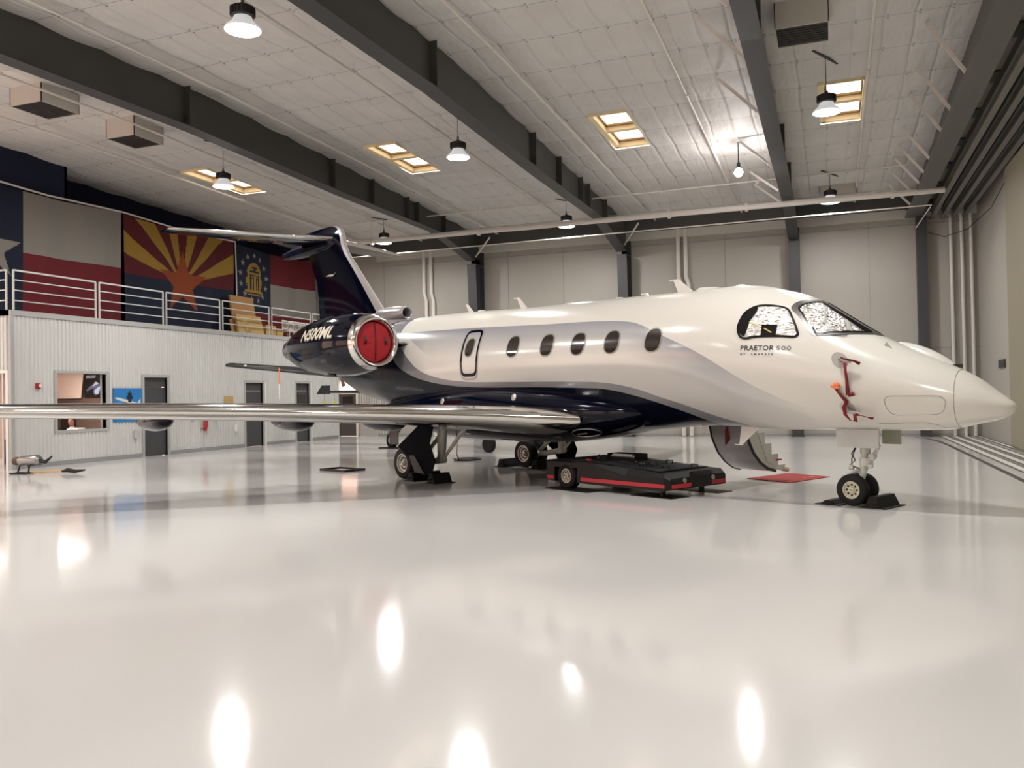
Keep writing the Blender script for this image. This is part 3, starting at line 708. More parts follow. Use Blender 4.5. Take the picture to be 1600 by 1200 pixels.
t = thing('wall_poster', (OX+.035, 20.06, 1.15), label='blue poster of a white jet on the wall between window and door', cat='poster')
b.build('print', [mat('poster_blue', '2277b8', .5), mat('poster_white', 'cfd0c0', .5), mat('poster_dark', '14202e', .5)], t, recalc=False)
MB().box(-.01, .01, 0, 1.14, 0, 1.05).build('backing', M['black'], t)
for (y, z, h), lb in (((23.45, 1.18, .05), 'small wall tap left of the extinguisher'), ((24.62, 1.15, .08), 'small wall spigot right of the extinguisher')):
    t = thing('wall_tap', (OX+.03, y, z-.1), label=lb+' on the corrugated wall', cat='tap')
    MB().tube([(0, 0, 0), (.08, 0, 0), (.08, 0, -.04)], .016, 8).build('spout', M['steelbr'], t); MB().bar((.05, -.06, .03), (.05, .06, .03), .02, .02).build('handle', M['black'], t)
t = thing('extinguisher', (OX+.1, 24.05, .72), label='red fire extinguisher with a grey box behind on the corrugated wall', cat='extinguisher')
MB().rev([(0, .05), (.02, .07), (.34, .07), (.4, .03), (.44, .03)], (0,0,0), (0,0,1), 16).build('cylinder', mat('extinguisher_red', 'b01820', .3), t, smooth=True)
MB().tube([(0,0,.44), (.05,0,.48), (.08,.04,.3), (.08,.04,.12)], .012, 6).build('hose', M['black'], t)
MB().box(-.07, -.02, -.16, .02, .1, .5).build('bracket', M['grey_p'], t); MB().box(-.07, -.05, -.03, .0, -.7, .1).build('conduit', M['grey_p'], t)
for y, z, w_, h, mt, lb in ((25.35, 1.22, .42, .7, 'wood2', 'tan electrical cabinet on the corrugated wall'), (20.93, .62, .16, .26, 'grey_p', 'small grey socket box below the blue poster'),
                           (25.72, .62, .1, .26, 'white_trim', 'small white socket plate left of the second door'), (28.9, .8, .1, .26, 'white_trim', 'small white plate between the two far doors')):
    t = MB().box(OX+.03, OX+.1, y-w_/2, y+w_/2, z-.0, z+h).build('wall_box', M[mt], label=lb, cat='wall box', bevel=.006)

# ------------------------------------------------------------------ inside the lit office
def grid_pic(name, o, du, dv, f, mats, label, cat, n=(60, 60)):
    b = MB(); o = Vector(o); du = Vector(du); dv = Vector(dv)
    for j in range(n[1]+1):
        for i in range(n[0]+1): b.v.append(tuple(o+du*(i/n[0])+dv*(j/n[1])))
    for j in range(n[1]):
        for i in range(n[0]): a = j*(n[0]+1)+i; b.f.append((a, a+1, a+n[0]+2, a+n[0]+1)); b.m.append(f((i+.5)/n[0], (j+.5)/n[1]))
    ob = b.build(name, mats, label=label, cat=cat, recalc=False); so = ob.modifiers.new('t', 'SOLIDIFY'); so.thickness = .01
    return ob
def pf(u, v):
    if .12 < u < .62 and .82 < v < .86 and (int(u*60) % 4): return 1
    if .12 < u < .6 and .76 < v < .80 and (int(u*60) % 5): return 1
    s = math.sin(u*9+2*math.sin(v*7))*math.cos(v*8-u*3)
    return (1 if s > .45 else 2) if (u-.5)**2*2+(v-.35)**2*4 < .3 and s > -.1 else 0
grid_pic('office_poster', (-24.0, 22.10, 1.95), (.88, 0, 0), (0, 0, .86), pf, [M['black'], mat('poster_pale', 'b8c4d8', .5), mat('poster_grey', '5a6480', .5)], 'dark poster with pale airplane artwork inside the lit office', 'poster')
MB().prism([(-25.25, 22.1, 1.93), (-24.12, 22.1, 1.93), (-24.0, 22.1, 2.83), (-25.3, 22.1, 2.83)], (0, -.03, 0)).build('whiteboard', mat('pinkish_board', 'ecd6c8', .5), label='pale board on the back wall of the lit office', cat='board')
t = thing('office_desk', (-22.3, 18.88, 0), label='dark desk seen through the office window', cat='desk')
MB().box(-.35, .35, -.9, .9, .70, .74).build('desktop', M['desk'], t); MB().box(-.33, .33, -.88, -.84, 0, .7).build('side_panel', M['desk'], t); MB().box(-.33, .33, .84, .88, 0, .7).build('side_panel', M['desk'], t)
t = MB().box(-25.6, -24.4, 21.5, 22.1, 0, 1.75).build('storage_cabinet', M['desk'], label='dark cabinet behind the seated person', cat='cabinet', bevel=.01)
# seated person (head and shoulders show above the sill)
PR = (-22.4, 20.2, -.22)
t = thing('person', PR, label='person in a white shirt with dark hair seated behind the office window', cat='person')
def skin_body(name, verts, edges, radii, mt, parent, root=0):
    me = bpy.data.meshes.new(name); me.from_pydata(verts, edges, []); me.materials.append(mt)
    o = bpy.data.objects.new(name, me); C.objects.link(o); o.parent = parent
    sk = o.modifiers.new('skin', 'SKIN'); sk.use_smooth_shade = True
    for i, r in enumerate(radii): me.skin_vertices[0].data[i].radius = r if isinstance(r, tuple) else (r, r)
    me.skin_vertices[0].data[root].use_root = True
    ss = o.modifiers.new('sub', 'SUBSURF'); ss.levels = 2; ss.render_levels = 2
    return o
# faces the left of the picture (-Y); pelvis on the chair, forearms resting on the desk
V = [(0, 0, .52), (0, 0, .75), (0, -.02, 1.0), (0, -.03, 1.16), (0, -.04, 1.26),
     (.19, -.03, 1.12), (.24, -.1, .95), (.2, -.36, 1.0), (-.19, -.03, 1.12), (-.24, -.1, .95), (-.2, -.36, 1.0),
     (.1, -.02, .52), (.12, -.42, .52), (.12, -.44, .3), (.12, -.56, .26), (-.1, -.02, .52), (-.12, -.42, .52), (-.12, -.44, .3), (-.12, -.56, .26)]
E_ = [(0,1),(1,2),(2,3),(3,4),(3,5),(5,6),(6,7),(3,8),(8,9),(9,10),(0,11),(11,12),(12,13),(13,14),(0,15),(15,16),(16,17),(17,18)]
rr = [(.15,.12),(.14,.11),(.17,.11),(.11,.08),.055,.065,.048,.036,.065,.048,.036,.1,.075,.05,.04,.1,.075,.05,.04]
skin_body('body', V, E_, rr, M['shirt'], t)
hd = MB(); rings = []
for z, rx, ry, oy in ((1.27,.05,.055,-.04),(1.31,.06,.075,-.06),(1.35,.07,.09,-.07),(1.40,.078,.1,-.065),(1.45,.08,.1,-.06),(1.50,.07,.085,-.05),(1.535,.04,.05,-.04),(1.545,.005,.005,-.04)):
    rings.append([(rx*math.cos(a*PI/8), oy+ry*math.sin(a*PI/8), z) for a in range(16)])
hd.loft(rings); hd.loft([[( .012*math.cos(a), -.165+dy, z+.0+.014*math.sin(a)) for a in [k*PI/3 for k in range(6)]] for dy, z in ((.02, 1.42), (-.0, 1.385))])
for sx in (-1, 1): hd.rev([(-.012, .01), (0, .024), (.012, .012)], (sx*.082, -.05, 1.40), (1, 0, 0), 8)
hd.build('head', M['skin_c'], t, smooth=True)
ha = MB(); rings = []
for z, rx, ry, oy in ((1.33,.06,.04,.03),(1.39,.087,.075,.0),(1.43,.088,.085,-.02),(1.48,.086,.1,-.035),(1.53,.07,.085,-.04),(1.56,.03,.04,-.03),(1.565,.004,.004,-.03)):
    rings.append([(rx*math.cos(a*PI/8), oy+ry*math.sin(a*PI/8), z) for a in range(16)])
ha.loft(rings).build('hair', M['hair'], t, smooth=True)
for sx in (-1, 1):
    h = MB(); h.tube([(sx*.2, -.34, 1.0), (sx*.19, -.41, .985)], [.03, .036], 10, sy=.5)
    for k in range(4): h.tube([(sx*(.165+.017*k), -.41, .985), (sx*(.163+.017*k), -.455-.006*(k % 3), .985), (sx*(.162+.017*k), -.48-.006*(k % 3), .972)], .0085, 6)
    h.tube([(sx*.165, -.37, .985), (sx*.14, -.4, .98), (sx*.135, -.43, .975)], .0095, 6)
    h.build('hand', M['skin_c'], t, smooth=True)
t = thing('office_chair', (-22.4, 20.22, 0), label='white-backed office chair under the seated person', cat='chair')
MB().box(-.25, .25, -.24, .24, .14, .2).build('seat', M['black'], t, bevel=.02); MB().box(-.22, .22, .2, .26, .45, .98).build('backrest', M['white_trim'], t, bevel=.02)
MB().tube([(0,0,.06), (0,0,.15)], .03).tube([(-.25,0,.04), (.25,0,.04)], .02, 6).tube([(0,-.25,.04), (0,.25,.04)], .02, 6).tube([(0,.2,.17), (0,.24,.5)], .02, 6).build('pedestal', M['black'], t)

# ================================================================== the business jet
# local frame: x forward along the fuselage from the nose wheel, y to the port side, z up
AR = R(-27.34); A0 = (.266, 14.017, 0)
jet = thing('business_jet', A0, AR, 'white, silver and navy business jet parked across the hall', 'airplane')
SS = [-17.3,-16.5,-15.5,-14.5,-13.5,-12.5,-11.5,-10.5,-9,-7,-5,-3.5,-2.6,-2,-1.5,-1,-.5,0,.4,.9,1.4,1.8,2.05,2.2,2.25,2.268]
ZT = [3.252,3.318,3.402,3.485,3.568,3.652,3.734,3.733,3.705,3.634,3.599,3.571,3.546,3.55,3.505,3.373,3.181,2.861,2.600,2.339,2.105,1.886,1.69,1.576,1.531,1.49]
ZB = [2.868,2.729,2.554,2.23,1.835,1.634,1.396,1.238,1.05,1.0,1.03,1.094,1.16,1.157,1.143,1.126,1.135,1.124,1.135,1.147,1.162,1.249,1.31,1.373,1.425,1.465]
HWX = [-17.3,-16.5,-15.5,-14.5,-13.5,-12.5,-11.5,-10.5,-9,-2.6,-2,-1.5,-1,-.5,0,.4,.9,1.4,1.8,2.05,2.2,2.25,2.268]
HWY = [.18,.33,.50,.66,.81,.94,1.05,1.11,1.13,1.13,1.11,1.08,1.02,.95,.86,.78,.66,.52,.38,.25,.14,.075,.01]
ZMX = [-17.3,-14.5,-12.5,-10.5,-9,-2.6,-2,-1.5,-1,-.5,0,.5,1,1.5,2.25]
ZMY = [3.05,2.85,2.62,2.46,2.42,2.42,2.38,2.3,2.2,2.08,1.97,1.84,1.72,1.61,1.48]
def sect(s): return pch(s, SS, ZT), pch(s, SS, ZB), pch(s, HWX, HWY), pch(s, ZMX, ZMY)
def skin(s, th, off=0.0):
    T, B, w_, m_ = sect(s); a = R(th); h = (T-m_) if math.sin(a) > 0 else (m_-B)
    y, z = w_*math.cos(a), m_+h*math.sin(a)
    ny, nz = math.cos(a)/max(w_, .01), math.sin(a)/max(h, .01); q = math.hypot(ny, nz)
    return Vector((s, y+off*ny/q, z+off*nz/q))
def th_of_z(s, z):                                            # starboard side
    T, B, w_, m_ = sect(s); h = (T-m_) if z > m_ else (m_-B); v = max(-1, min(1, (z-m_)/h))
    return 180-math.degrees(math.asin(v))
# livery: shader compares height with curves along the fuselage
def curve_node(n, L, src, pts):
    fc = n.nodes.new('ShaderNodeFloatCurve'); c = fc.mapping.curves[0]
    P_ = sorted((min(1, max(0, (s+17.5)/20)), z/4) for s, z in pts)
    c.points[0].location = P_[0]; c.points[1].location = P_[-1]
    for p in P_[1:-1]: c.points.new(*p)
    for p in c.points: p.handle_type = 'AUTO_CLAMPED'
    fc.mapping.update(); L.new(src, fc.inputs['Value']); return fc.outputs[0]
def livery():
    m_ = mat('pearl_silver_navy_livery', 'e4dfd2', .17, spec=.5); n = m_.node_tree; L = n.links; b = n.nodes['Principled BSDF']
    t = n.nodes.new('ShaderNodeTexCoord'); s_ = n.nodes.new('ShaderNodeSeparateXYZ'); L.new(t.outputs['Object'], s_.inputs[0])
    def mth(op, a, b_=None):
        q = n.nodes.new('ShaderNodeMath'); q.operation = op
        for i, v in enumerate((a, b_)):
            if v is None: continue
            if isinstance(v, (int, float)): q.inputs[i].default_value = v
            else: L.new(v, q.inputs[i])
        return q.outputs[0]
    def mr(v, a, c, d, e):
        q = n.nodes.new('ShaderNodeMapRange'); q.inputs[1].default_value = a; q.inputs[2].default_value = c; q.inputs[3].default_value = d; q.inputs[4].default_value = e
        L.new(v, q.inputs[0]); return q.outputs[0]
    sv = mr(s_.outputs['X'], -17.5, 2.5, 0, 1); zv = mth('DIVIDE', s_.outputs['Z'], 4.0)
    cA = curve_node(n, L, sv, [(-17.5,3.3),(-10.8,3.28),(-10.2,3.285),(-9,3.26),(-7.8,3.223),(-5.8,3.141),(-4.26,3.085),(-3.55,3.017),(-3.3,2.951),(-3.06,2.855),(-2.73,2.711),(-2.34,2.548),(-1.94,2.35),(-1.58,2.13),(-1.24,1.919),(-.82,1.693),(-.44,1.522),(0,1.365),(1,1.0),(2.5,.5)])
    cB = curve_node(n, L, sv, [(-17.5,2.35),(-9,2.33),(-4.7,2.30),(-3.2,2.244),(-2.8,2.196),(-2.38,2.106),(-2,1.98),(-1.53,1.774),(-1.3,1.679),(-.47,1.42),(.1,1.15),(2.5,.4)])
    cS = curve_node(n, L, sv, [(-17.5,4),(-11.2,4),(-10.8,3.2),(-10.35,2.8),(-10.07,2.60),(-9.7,2.38),(-9.1,2.2),(-8.2,2.08),(-6.56,2.03),(-4.8,1.99),(-4.1,1.956),(-3.48,1.851),(-2.96,1.687),(-2.48,1.529),(-2.04,1.354),(-1.7,1.234),(-1.3,1.1),(0,.6),(2.5,.2)])
    cN = curve_node(n, L, sv, [(-17.5,4),(-12.0,4),(-11.5,3.4),(-11.0,2.9),(-10.62,2.533),(-10.1,2.289),(-9.48,2.125),(-8.67,2.006),(-7.8,1.947),(-5.67,1.905),(-4.83,1.877),(-4.14,1.841),(-3.54,1.728),(-3.02,1.576),(-2.57,1.407),(-2.21,1.227),(-1.8,1.0),(0,.4),(2.5,.1)])
    def below(cv, soft=.0006): return mr(mth('SUBTRACT', cv, zv), -soft, soft, 0, 1)
    fade = lambda cv, d: mr(mth('SUBTRACT', cv, zv), 0, d/4, 1, 0)
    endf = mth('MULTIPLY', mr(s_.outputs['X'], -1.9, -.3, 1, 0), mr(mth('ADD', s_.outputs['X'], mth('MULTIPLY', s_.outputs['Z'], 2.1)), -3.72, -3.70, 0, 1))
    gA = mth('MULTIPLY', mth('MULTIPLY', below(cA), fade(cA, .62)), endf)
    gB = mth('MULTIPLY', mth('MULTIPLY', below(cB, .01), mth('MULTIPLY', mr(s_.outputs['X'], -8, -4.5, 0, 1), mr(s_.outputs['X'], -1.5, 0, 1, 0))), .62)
    def mix(f, a, c):
        q = n.nodes.new('ShaderNodeMix'); q.data_type = 'RGBA'; L.new(f, q.inputs[0])
        if isinstance(a, tuple): q.inputs[6].default_value = a
        else: L.new(a, q.inputs[6])
        q.inputs[7].default_value = c; return q.outputs[2]
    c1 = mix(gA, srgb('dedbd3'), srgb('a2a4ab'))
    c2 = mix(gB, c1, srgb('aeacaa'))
    c3 = mix(below(cS), c2, srgb('8b8b8e'))
    c4 = mix(below(cN), c3, srgb('04081a'))
    L.new(c4, b.inputs['Base Color']); L.new(mr(below(cN), 0, 1, .5, .25), b.inputs['Specular IOR Level'])
    L.new(mth('MULTIPLY', mth('SUBTRACT', mth('MAXIMUM', gA, below(cS)), below(cN)), .2), b.inputs['Metallic'])
    return m_
M['livery'] = livery()
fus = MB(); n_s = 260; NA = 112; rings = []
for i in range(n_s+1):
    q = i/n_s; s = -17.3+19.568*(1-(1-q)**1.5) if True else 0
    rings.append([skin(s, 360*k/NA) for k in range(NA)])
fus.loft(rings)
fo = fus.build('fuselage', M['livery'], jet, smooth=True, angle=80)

def patch(name, outline, mt, off=.006, side=-1, rings=5, parent=None, label=None, smooth=True):
    cx = sum(p[0] for p in outline)/len(outline); cy = sum(p[1] for p in outline)/len(outline); n = len(outline)
    def P3(s, th): return skin(s, th if side < 0 else 180-th, off)
    b = MB(); vs = [P3(cx, cy)]
    for k in range(1, rings+1):
        for p in outline: vs.append(P3(cx+(p[0]-cx)*k/rings, cy+(p[1]-cy)*k/rings))
    fs = [(0, 1+i, 1+(i+1) % n) for i in range(n)]
    for k in range(rings-1):
        for i in range(n): a = 1+k*n; fs.append((a+i, a+(i+1) % n, a+n+(i+1) % n, a+n+i))
    for k in range(n):                                        # turned-down rim gives the pane an edge
        pass
    b.add(vs, fs); return b.build(name, mt, parent or jet, smooth=smooth, label=label)
def ring(name, outline, inset, mt, off=.009, side=-1, parent=None, kth=1/1.13*57.3, label=None):
    cx = sum(p[0] for p in outline)/len(outline); cy = sum(p[1] for p in outline)/len(outline); n = len(outline); b = MB(); inn = []
    for i in range(n):
        p = outline[i]; a = outline[i-1]; c = outline[(i+1) % n]; dx, dy = c[0]-a[0], (c[1]-a[1])/kth; q = math.hypot(dx, dy) or 1
        nx_, ny_ = -dy/q, dx/q
        if nx_*(cx-p[0])+ny_*(cy-p[1])/kth < 0: nx_, ny_ = -nx_, -ny_
        inn.append((p[0]+nx_*inset, p[1]+ny_*inset*kth))
    P3 = lambda p, o: skin(p[0], p[1] if side < 0 else 180-p[1], o)
    vs = [P3(p, .001) for p in outline]+[P3(p, off) for p in outline]+[P3(p, off) for p in inn]
    fs = [(k*n+i, k*n+(i+1) % n, (k+1)*n+(i+1) % n, (k+1)*n+i) for k in range(2) for i in range(n)]
    b.add(vs, fs); return b.build(name, mt, parent or jet, smooth=True, label=label)
M['win_in'] = mat('window_reveal_grey', '8f8c86', .3, metal=.3)
M['shade'] = mat('window_shade_brown', '352c27', .15, spec=.35)
M['win_low'] = mat('window_dark_lower', '17100e', .1, coat=1)
for side in (-1, 1):
    for s, z in ((-6.5, 2.745), (-5.52, 2.717), (-4.69, 2.694), (-3.86, 2.682), (-2.93, 2.66), (-7.89, 2.80)):
        if side > 0 and (s == -2.93 or s == -7.89): continue
        th = th_of_z(s, z); hx, hy = (.185, 11.0) if s != -7.89 else (.15, 10.0)
        ol = superoval(s, th, hx, hy, 2.5, 36, -.02)
        g = patch('cabin_window', ol, M['shade'], .004, side)
        lo = [(x, max(y, th+.5)) for x, y in superoval(s, th, hx*.86, hy*.88, 2.4, 36, -.02)]
        patch('lower_pane', lo, M['win_low'], .007, side, parent=g)
        ring('window_rim', ol, .022, M['win_in'], .009, side, parent=g)
# emergency exit outline
exo = superoval(-7.87, 166.5, .285, 23.5, 5.0, 64, -.015); exi = superoval(-7.87, 166.5, .315, 26.5, 4.5, 64, -.015)
ring('exit_door_border', exi, .03, M['silver'], .006, label='silver border of the exit hatch')
ring('exit_door_outline', exo, .052, M['navy'], .008, label='navy outline of the exit hatch')
ring('baggage_hatch_outline', superoval(-6.0, 196.5, .45, 3, 5, 32), .008, M['black_gl'], .004) if False else None
M['pale_y'] = mat('pale_yellow_stripe', 'c9b070', .5)
# cockpit glazing
side_o = closed_smooth([(-1.30,163.5),(-1.36,157.5),(-1.35,150),(-1.30,141.5),(-1.18,134),(-1.03,130),(-.78,127.5),(-.66,129),(-.58,134),(-.49,140.5),(-.43,146),(-.40,150.5),(-.46,154.3),(-.62,156.3),(-.85,159.3),(-1.05,162),(-1.2,164.6)], 4)
for side in (-1, 1):
    g = patch('cockpit_side_window', side_o, M['foil'], .004, side)
    ring('window_seal', side_o, .035, M['black_gl'], .011, side, parent=g)
    if side < 0:
        dk = closed_smooth([(-1.30,160.5),(-1.335,155),(-1.32,146),(-1.24,138),(-1.14,134.5),(-1.12,140),(-1.17,148),(-1.19,156),(-1.22,162)], 3)
        patch('bare_glass_strip', dk, M['black_gl'], .007, side, parent=g)
        sg = [(-.98, 150), (-.74, 147), (-.73, 156.0), (-.96, 159)]
        q_ = patch('warning_placard', sg, M['black_gl'], .010, side, rings=3, parent=g)
        patch('placard_stripe', [(-.94, 153.0), (-.91, 152.4), (-.79, 154.6), (-.82, 155.2)], M['pale_y'], .013, side, rings=2, parent=g)
        patch('placard_stripe', [(-1.19, 150.2), (-1.17, 149.5), (-.98, 151.6), (-1.0, 152.2)], M['pale_y'], .013, side, rings=2, parent=g)
ws_o = [(-.64,127.5),(-.655,121),(-.62,114),(-.55,106),(-.49,98),(-.46,91.2),(-.3,91.2),(-.1,91.2),(.15,91.2),(.36,91.2),(.52,91.5),(.46,101),(.40,110),(.30,119.5),(.17,130),(.03,138.8),(-.15,145),(-.23,146),(-.32,142),(-.42,136.5),(-.52,132)]
ws_i = [(-.555,124.5),(-.54,118),(-.49,110),(-.43,102),(-.38,96),(-.2,95.2),(0,95.2),(.2,95.2),(.36,95.8),(.40,100),(.33,112),(.22,122),(.10,130),(-.03,136.5),(-.16,142),(-.2,142.6),(-.27,139.6),(-.37,134.5),(-.47,129)]
ws_o = closed_smooth(ws_o, 3); ws_i = closed_smooth(ws_i, 3)
M['ws_frame'] = mat('grey_windshield_frame', '6d6b69', .35, metal=.5, noise=.1, nscale=20)
for side in (-1, 1):
    g = patch('windshield', ws_o, M['ws_frame'], .004, side, rings=8)
    patch('windshield_glass', ws_i, M['foil'], .008, side, rings=8, parent=g)
    ring('windshield_seal', ws_i, .03, M['black_gl'], .014, side, parent=g)
    patch('windshield_dark_edge', closed_smooth([(-.40,97),(-.2,95.6),(0,95.6),(.2,95.6),(.35,96),(.385,100),(.33,107),(.2,105.5),(.0,102.5),(-.2,101)], 3), M['black_gl'], .012, side, rings=4, parent=g)
    if side < 0:
        for s0, s1 in ((-.30, -.24), (.02, .08)):
            patch('sunshade_seam', [(s0, 104.5), (s1, 104), (s1+.16, 127-8*(s0 > 0)), (s0+.14, 128-8*(s0 > 0))], M['grey_p'], .012, side, rings=4, parent=g)
    w_ = MB().tube([skin(.22, 129.5, .03) if side < 0 else skin(.22, 50.5, .03), skin(-.16, 143 if side < 0 else 37, .03), skin(-.24, 138.5 if side < 0 else 41.5, .03)], .008, 6)
    w_.build('wiper', M['black'], g)
# lettering
def skin_text(name, txt, s0, s1, z0, z1, mt, slope=0, off=.005, **kw):
    vs, fs = text_verts(txt, **kw); b = MB(); out = []
    for u, v in vs:
        s = s0+(s1-s0)*u; z = z0+(z1-z0)*v+slope*(s-s0); out.append(skin(s, th_of_z(s, z), off))
    b.add(out, fs); return b.build(name, mt, jet, recalc=False)
M['ink'] = mat('black_lettering', '1c1c20', .4); M['ink2'] = mat('thin_grey_lettering', '6a6a6c', .4)
skin_text('model_lettering', 'PRAETOR', -1.262, -.735, 2.392, 2.468, M['ink'], -.045, bold=.012, spacing=1.05)
skin_text('model_number', '500', -.70, -.478, 2.367, 2.435, M['ink2'], -.045, bold=0, spacing=1.1)
skin_text('maker_lettering', 'BY  EMBRAER', -1.262, -.735, 2.318, 2.348, M['ink'], -.045, bold=.012, spacing=1.7)
# small skin details
def skinline(name, pts, r, mt, parent=None, side=-1, closed=False):
    P_ = [skin(s, th if side < 0 else 180-th, r*.3) for s, th in pts]
    if closed: P_.append(P_[0])
    return MB().tube(P_, r, 5).build(name, mt, parent or jet)
M['line'] = mat('panel_line_grey', '8a867c', .5)
skinline('nose_access_panel_line', closed_smooth([(.80,203),(.80,196),(.86,190),(1.1,185),(1.4,178),(1.5,177),(1.545,184),(1.535,193),(1.5,204),(1.4,211),(1.1,215),(.88,217),(.81,209)], 3), .004, M['line'], closed=True)
skinline('radome_joint', [(1.62+.02*math.cos(R(a)*2), a) for a in range(90, 272, 5)], .004, M['line'])
skinline('nose_gear_bay_line', [(.6, 236), (1.0, 232), (1.25, 230), (1.38, 236), (1.45, 248), (1.6, 256)], .004, M['line'])
M['pale_disc'] = mat('pale_round_plate', 'c3c0ba', .25, metal=.5)
for i, (s, th, rx, ry) in enumerate(((.215, 160.5, .115, 8.0), (.27, 212.5, .11, 7.5))):
    pl = patch('probe_plate', superoval(s, th, rx, ry, 2, 28), M['pale_disc'], .006)
    p0 = skin(s, th, .0); p1 = skin(s+.06, th, .09); p2 = skin(s+.19, th, .10)
    MB().tube([p0, p1, p2], [.03, .022, .016], 10).build('pitot_probe', M['steelbr'], pl, smooth=True)
patch('scuff_panel', closed_smooth([(.13, 169), (.27, 169), (.32, 176), (.33, 186), (.25, 190), (.2, 178)], 3), M['silver'], .003) if False else None
def ribbon(name, pts, w_, parent, mt='red_rib', up=(1, 0, 0)):
    b = MB(); pts = [Vector(p) for p in pts]; vs = []
    for i, p in enumerate(pts):
        t_ = (pts[min(i+1, len(pts)-1)]-pts[max(i-1, 0)]).normalized(); x = t_.cross(Vector(up)) if i % 2 == 9 else Vector(up)
        x = (x-t_*x.dot(t_)).normalized(); tw = math.sin(i*1.3)*.5; n_2 = t_.cross(x); x = x*math.cos(tw)+n_2*math.sin(tw)
        vs += [p-x*w_/2, p+x*w_/2]
    b.add(vs, [(2*i, 2*i+1, 2*i+3, 2*i+2) for i in range(len(pts)-1)])
    o = b.build(name, M[mt], parent, smooth=True); so = o.modifiers.new('t', 'SOLIDIFY'); so.thickness = .004; return o
def loose_ribbon(pts, w_, label):
    t = thing('red_ribbon', label=label, cat='ribbon', group='red remove-before-flight ribbons'); t.location = A0; t.rotation_euler = (0, 0, AR)
    for k, seg in enumerate(pts): ribbon('strap', seg, w_, t)
    return t
sk = lambda s, th, o: skin(s, th, o)
loose_ribbon([[sk(.27, 160, .11), sk(.36, 159, .12), sk(.45, 158.5, .11), sk(.52, 159, .09)],
              [sk(.33, 163, .11), sk(.34, 170, .09), sk(.35, 180, .06), sk(.34, 190, .035), sk(.33, 196, .02)],
              [sk(.33, 196, .02), sk(.40, 194, .03), sk(.42, 193, .03)]], .055, 'dark red ribbon hanging from the upper nose probe')
loose_ribbon([[sk(.18, 190, .03), sk(.2, 194, .03), sk(.25, 199, .03), sk(.30, 203, .035), sk(.27, 208, .09), sk(.27, 215, .12), sk(.31, 222, .12), sk(.38, 222, .12), sk(.40, 214, .11)],
              [sk(.40, 214, .11), sk(.48, 214, .12), sk(.56, 216, .11), sk(.62, 219, .09)]], .06, 'dark red ribbon looped around the lower nose probe')
t = thing('orange_plug', label='small orange plug stuck in the side of the nose', cat='plug'); t.location = A0; t.rotation_euler = (0, 0, AR)
MB().rev([(-.0, .045), (.04, .05), (.06, .03)], skin(.18, 188, -.005), (0, -1, -.1), 14).build('cap', M['orange'], t, smooth=True)
MB().bar(skin(.12, 189, .05), skin(.24, 189, .05), .03, .03).build('tab', M['orange'], t)
# antennas and bumps on top
def blade(s, base, top, h, lean, name='blade_antenna', tab=True, y=0, z0=None, dn=False):
    zt = z0 if z0 is not None else sect(s)[0]-.02; k = -1 if dn else 1
    b = MB().prism([(s, y-.012, zt), (s+base, y-.012, zt), (s+base-lean, y-.012, zt+k*h), (s+base-lean-top, y-.012, zt+k*h)], (0, .024, 0))
    if tab: b.box(s+base-lean-top-.09, s+base-lean, y-.014, y+.014, min(zt+k*h-.02, zt+k*h), max(zt+k*h-.02, zt+k*h)+.0)
    b.build(name, M['white_p'], jet, bevel=.003)
blade(-9.2, .16, .07, .22, .22, tab=False); blade(-7.40, .2, .07, .27, .28); blade(-3.2, .33, .12, .27, .33); blade(-3.95, .07, .05, .07, .05)
for s, r_, h in ((-8.75, .1, .04), (-4.6, .09, .03), (-2.55, .24, .05), (-1.9, .1, .03)):
    MB().rev([(-.05, r_), (0, r_), (h*.7, r_*.8), (h, r_*.3)], (s, 0, sect(s)[0]-.005), (0, 0, 1), 20).build('antenna_dome', M['white_p'], jet, smooth=True)
blade(-1.95, .36, .07, .30, .34, dn=True, z0=1.16, tab=True); blade(-2.75, .12, .05, .12, .1, dn=True, z0=1.14, tab=False)
MB().prism([skin(.66, 118, -.01), skin(.78, 118, -.01), skin(.70, 117, .06)], (0, .015, .01)).build('vane', M['grey_p'], jet)
# vision camera hump on the nose
hr = []
for i in range(15):
    q = i/14; s = .62+q*.95; T = sect(s)[0]; hh = .115*math.sin(PI*min(1, q*1.05))**.7 if 0 < q < .98 else .0
    hr.append([(s, .16+.15*math.cos(2*PI*k/16)*(.3+.7*math.sin(PI*min(q*.9+.1, 1))), T-.07+(hh+.035)*math.sin(2*PI*k/16)) for k in range(16)])
MB().loft(hr).build('nose_camera_housing', M['white_p'], jet, smooth=True)
MB().box(1.44, 1.53, .1, .22, 2.03, 2.085).build('nose_camera_lens', M['black_gl'], jet)

# belly fairing around the wing root
FBX = [-12, -11, -10, -9, -8, -6, -5.3, -4.6, -4, -3.4]; FBZ = [1.42, 1.15, .93, .81, .775, .785, .84, .94, 1.05, 1.3]
fr = []
for i in range(41):
    q = i/40; s = -12.0+q*8.6; e = math.sin(PI*q)**.55 if 0 < q < 1 else .02
    w_ = .55+.93*e; zc = 1.42; zu = .1+.5*e; zd = max(.04, 1.42-pch(s, FBX, FBZ))
    fr.append([(s, w_*math.copysign(abs(math.cos(a))**.8, math.cos(a)), zc+(zu if math.sin(a) > 0 else zd)*math.copysign(abs(math.sin(a))**.9, math.sin(a))) for a in [2*PI*k/48 for k in range(48)]])
MB().loft(fr).build('wing_root_fairing', M['navy'], jet, smooth=True, angle=70)
for s, y, z in ((-8.35, -1.02, 1.95), ):
    pass
for s, z in ((-8.45, 1.66), (-6.15, 1.72)):
    MB().rev([(0, .07), (.012, .07), (.016, .05)], (s, -1.405, z), (0, -1, .25), 20).build('round_port', M['steelbr'], jet, smooth=True)
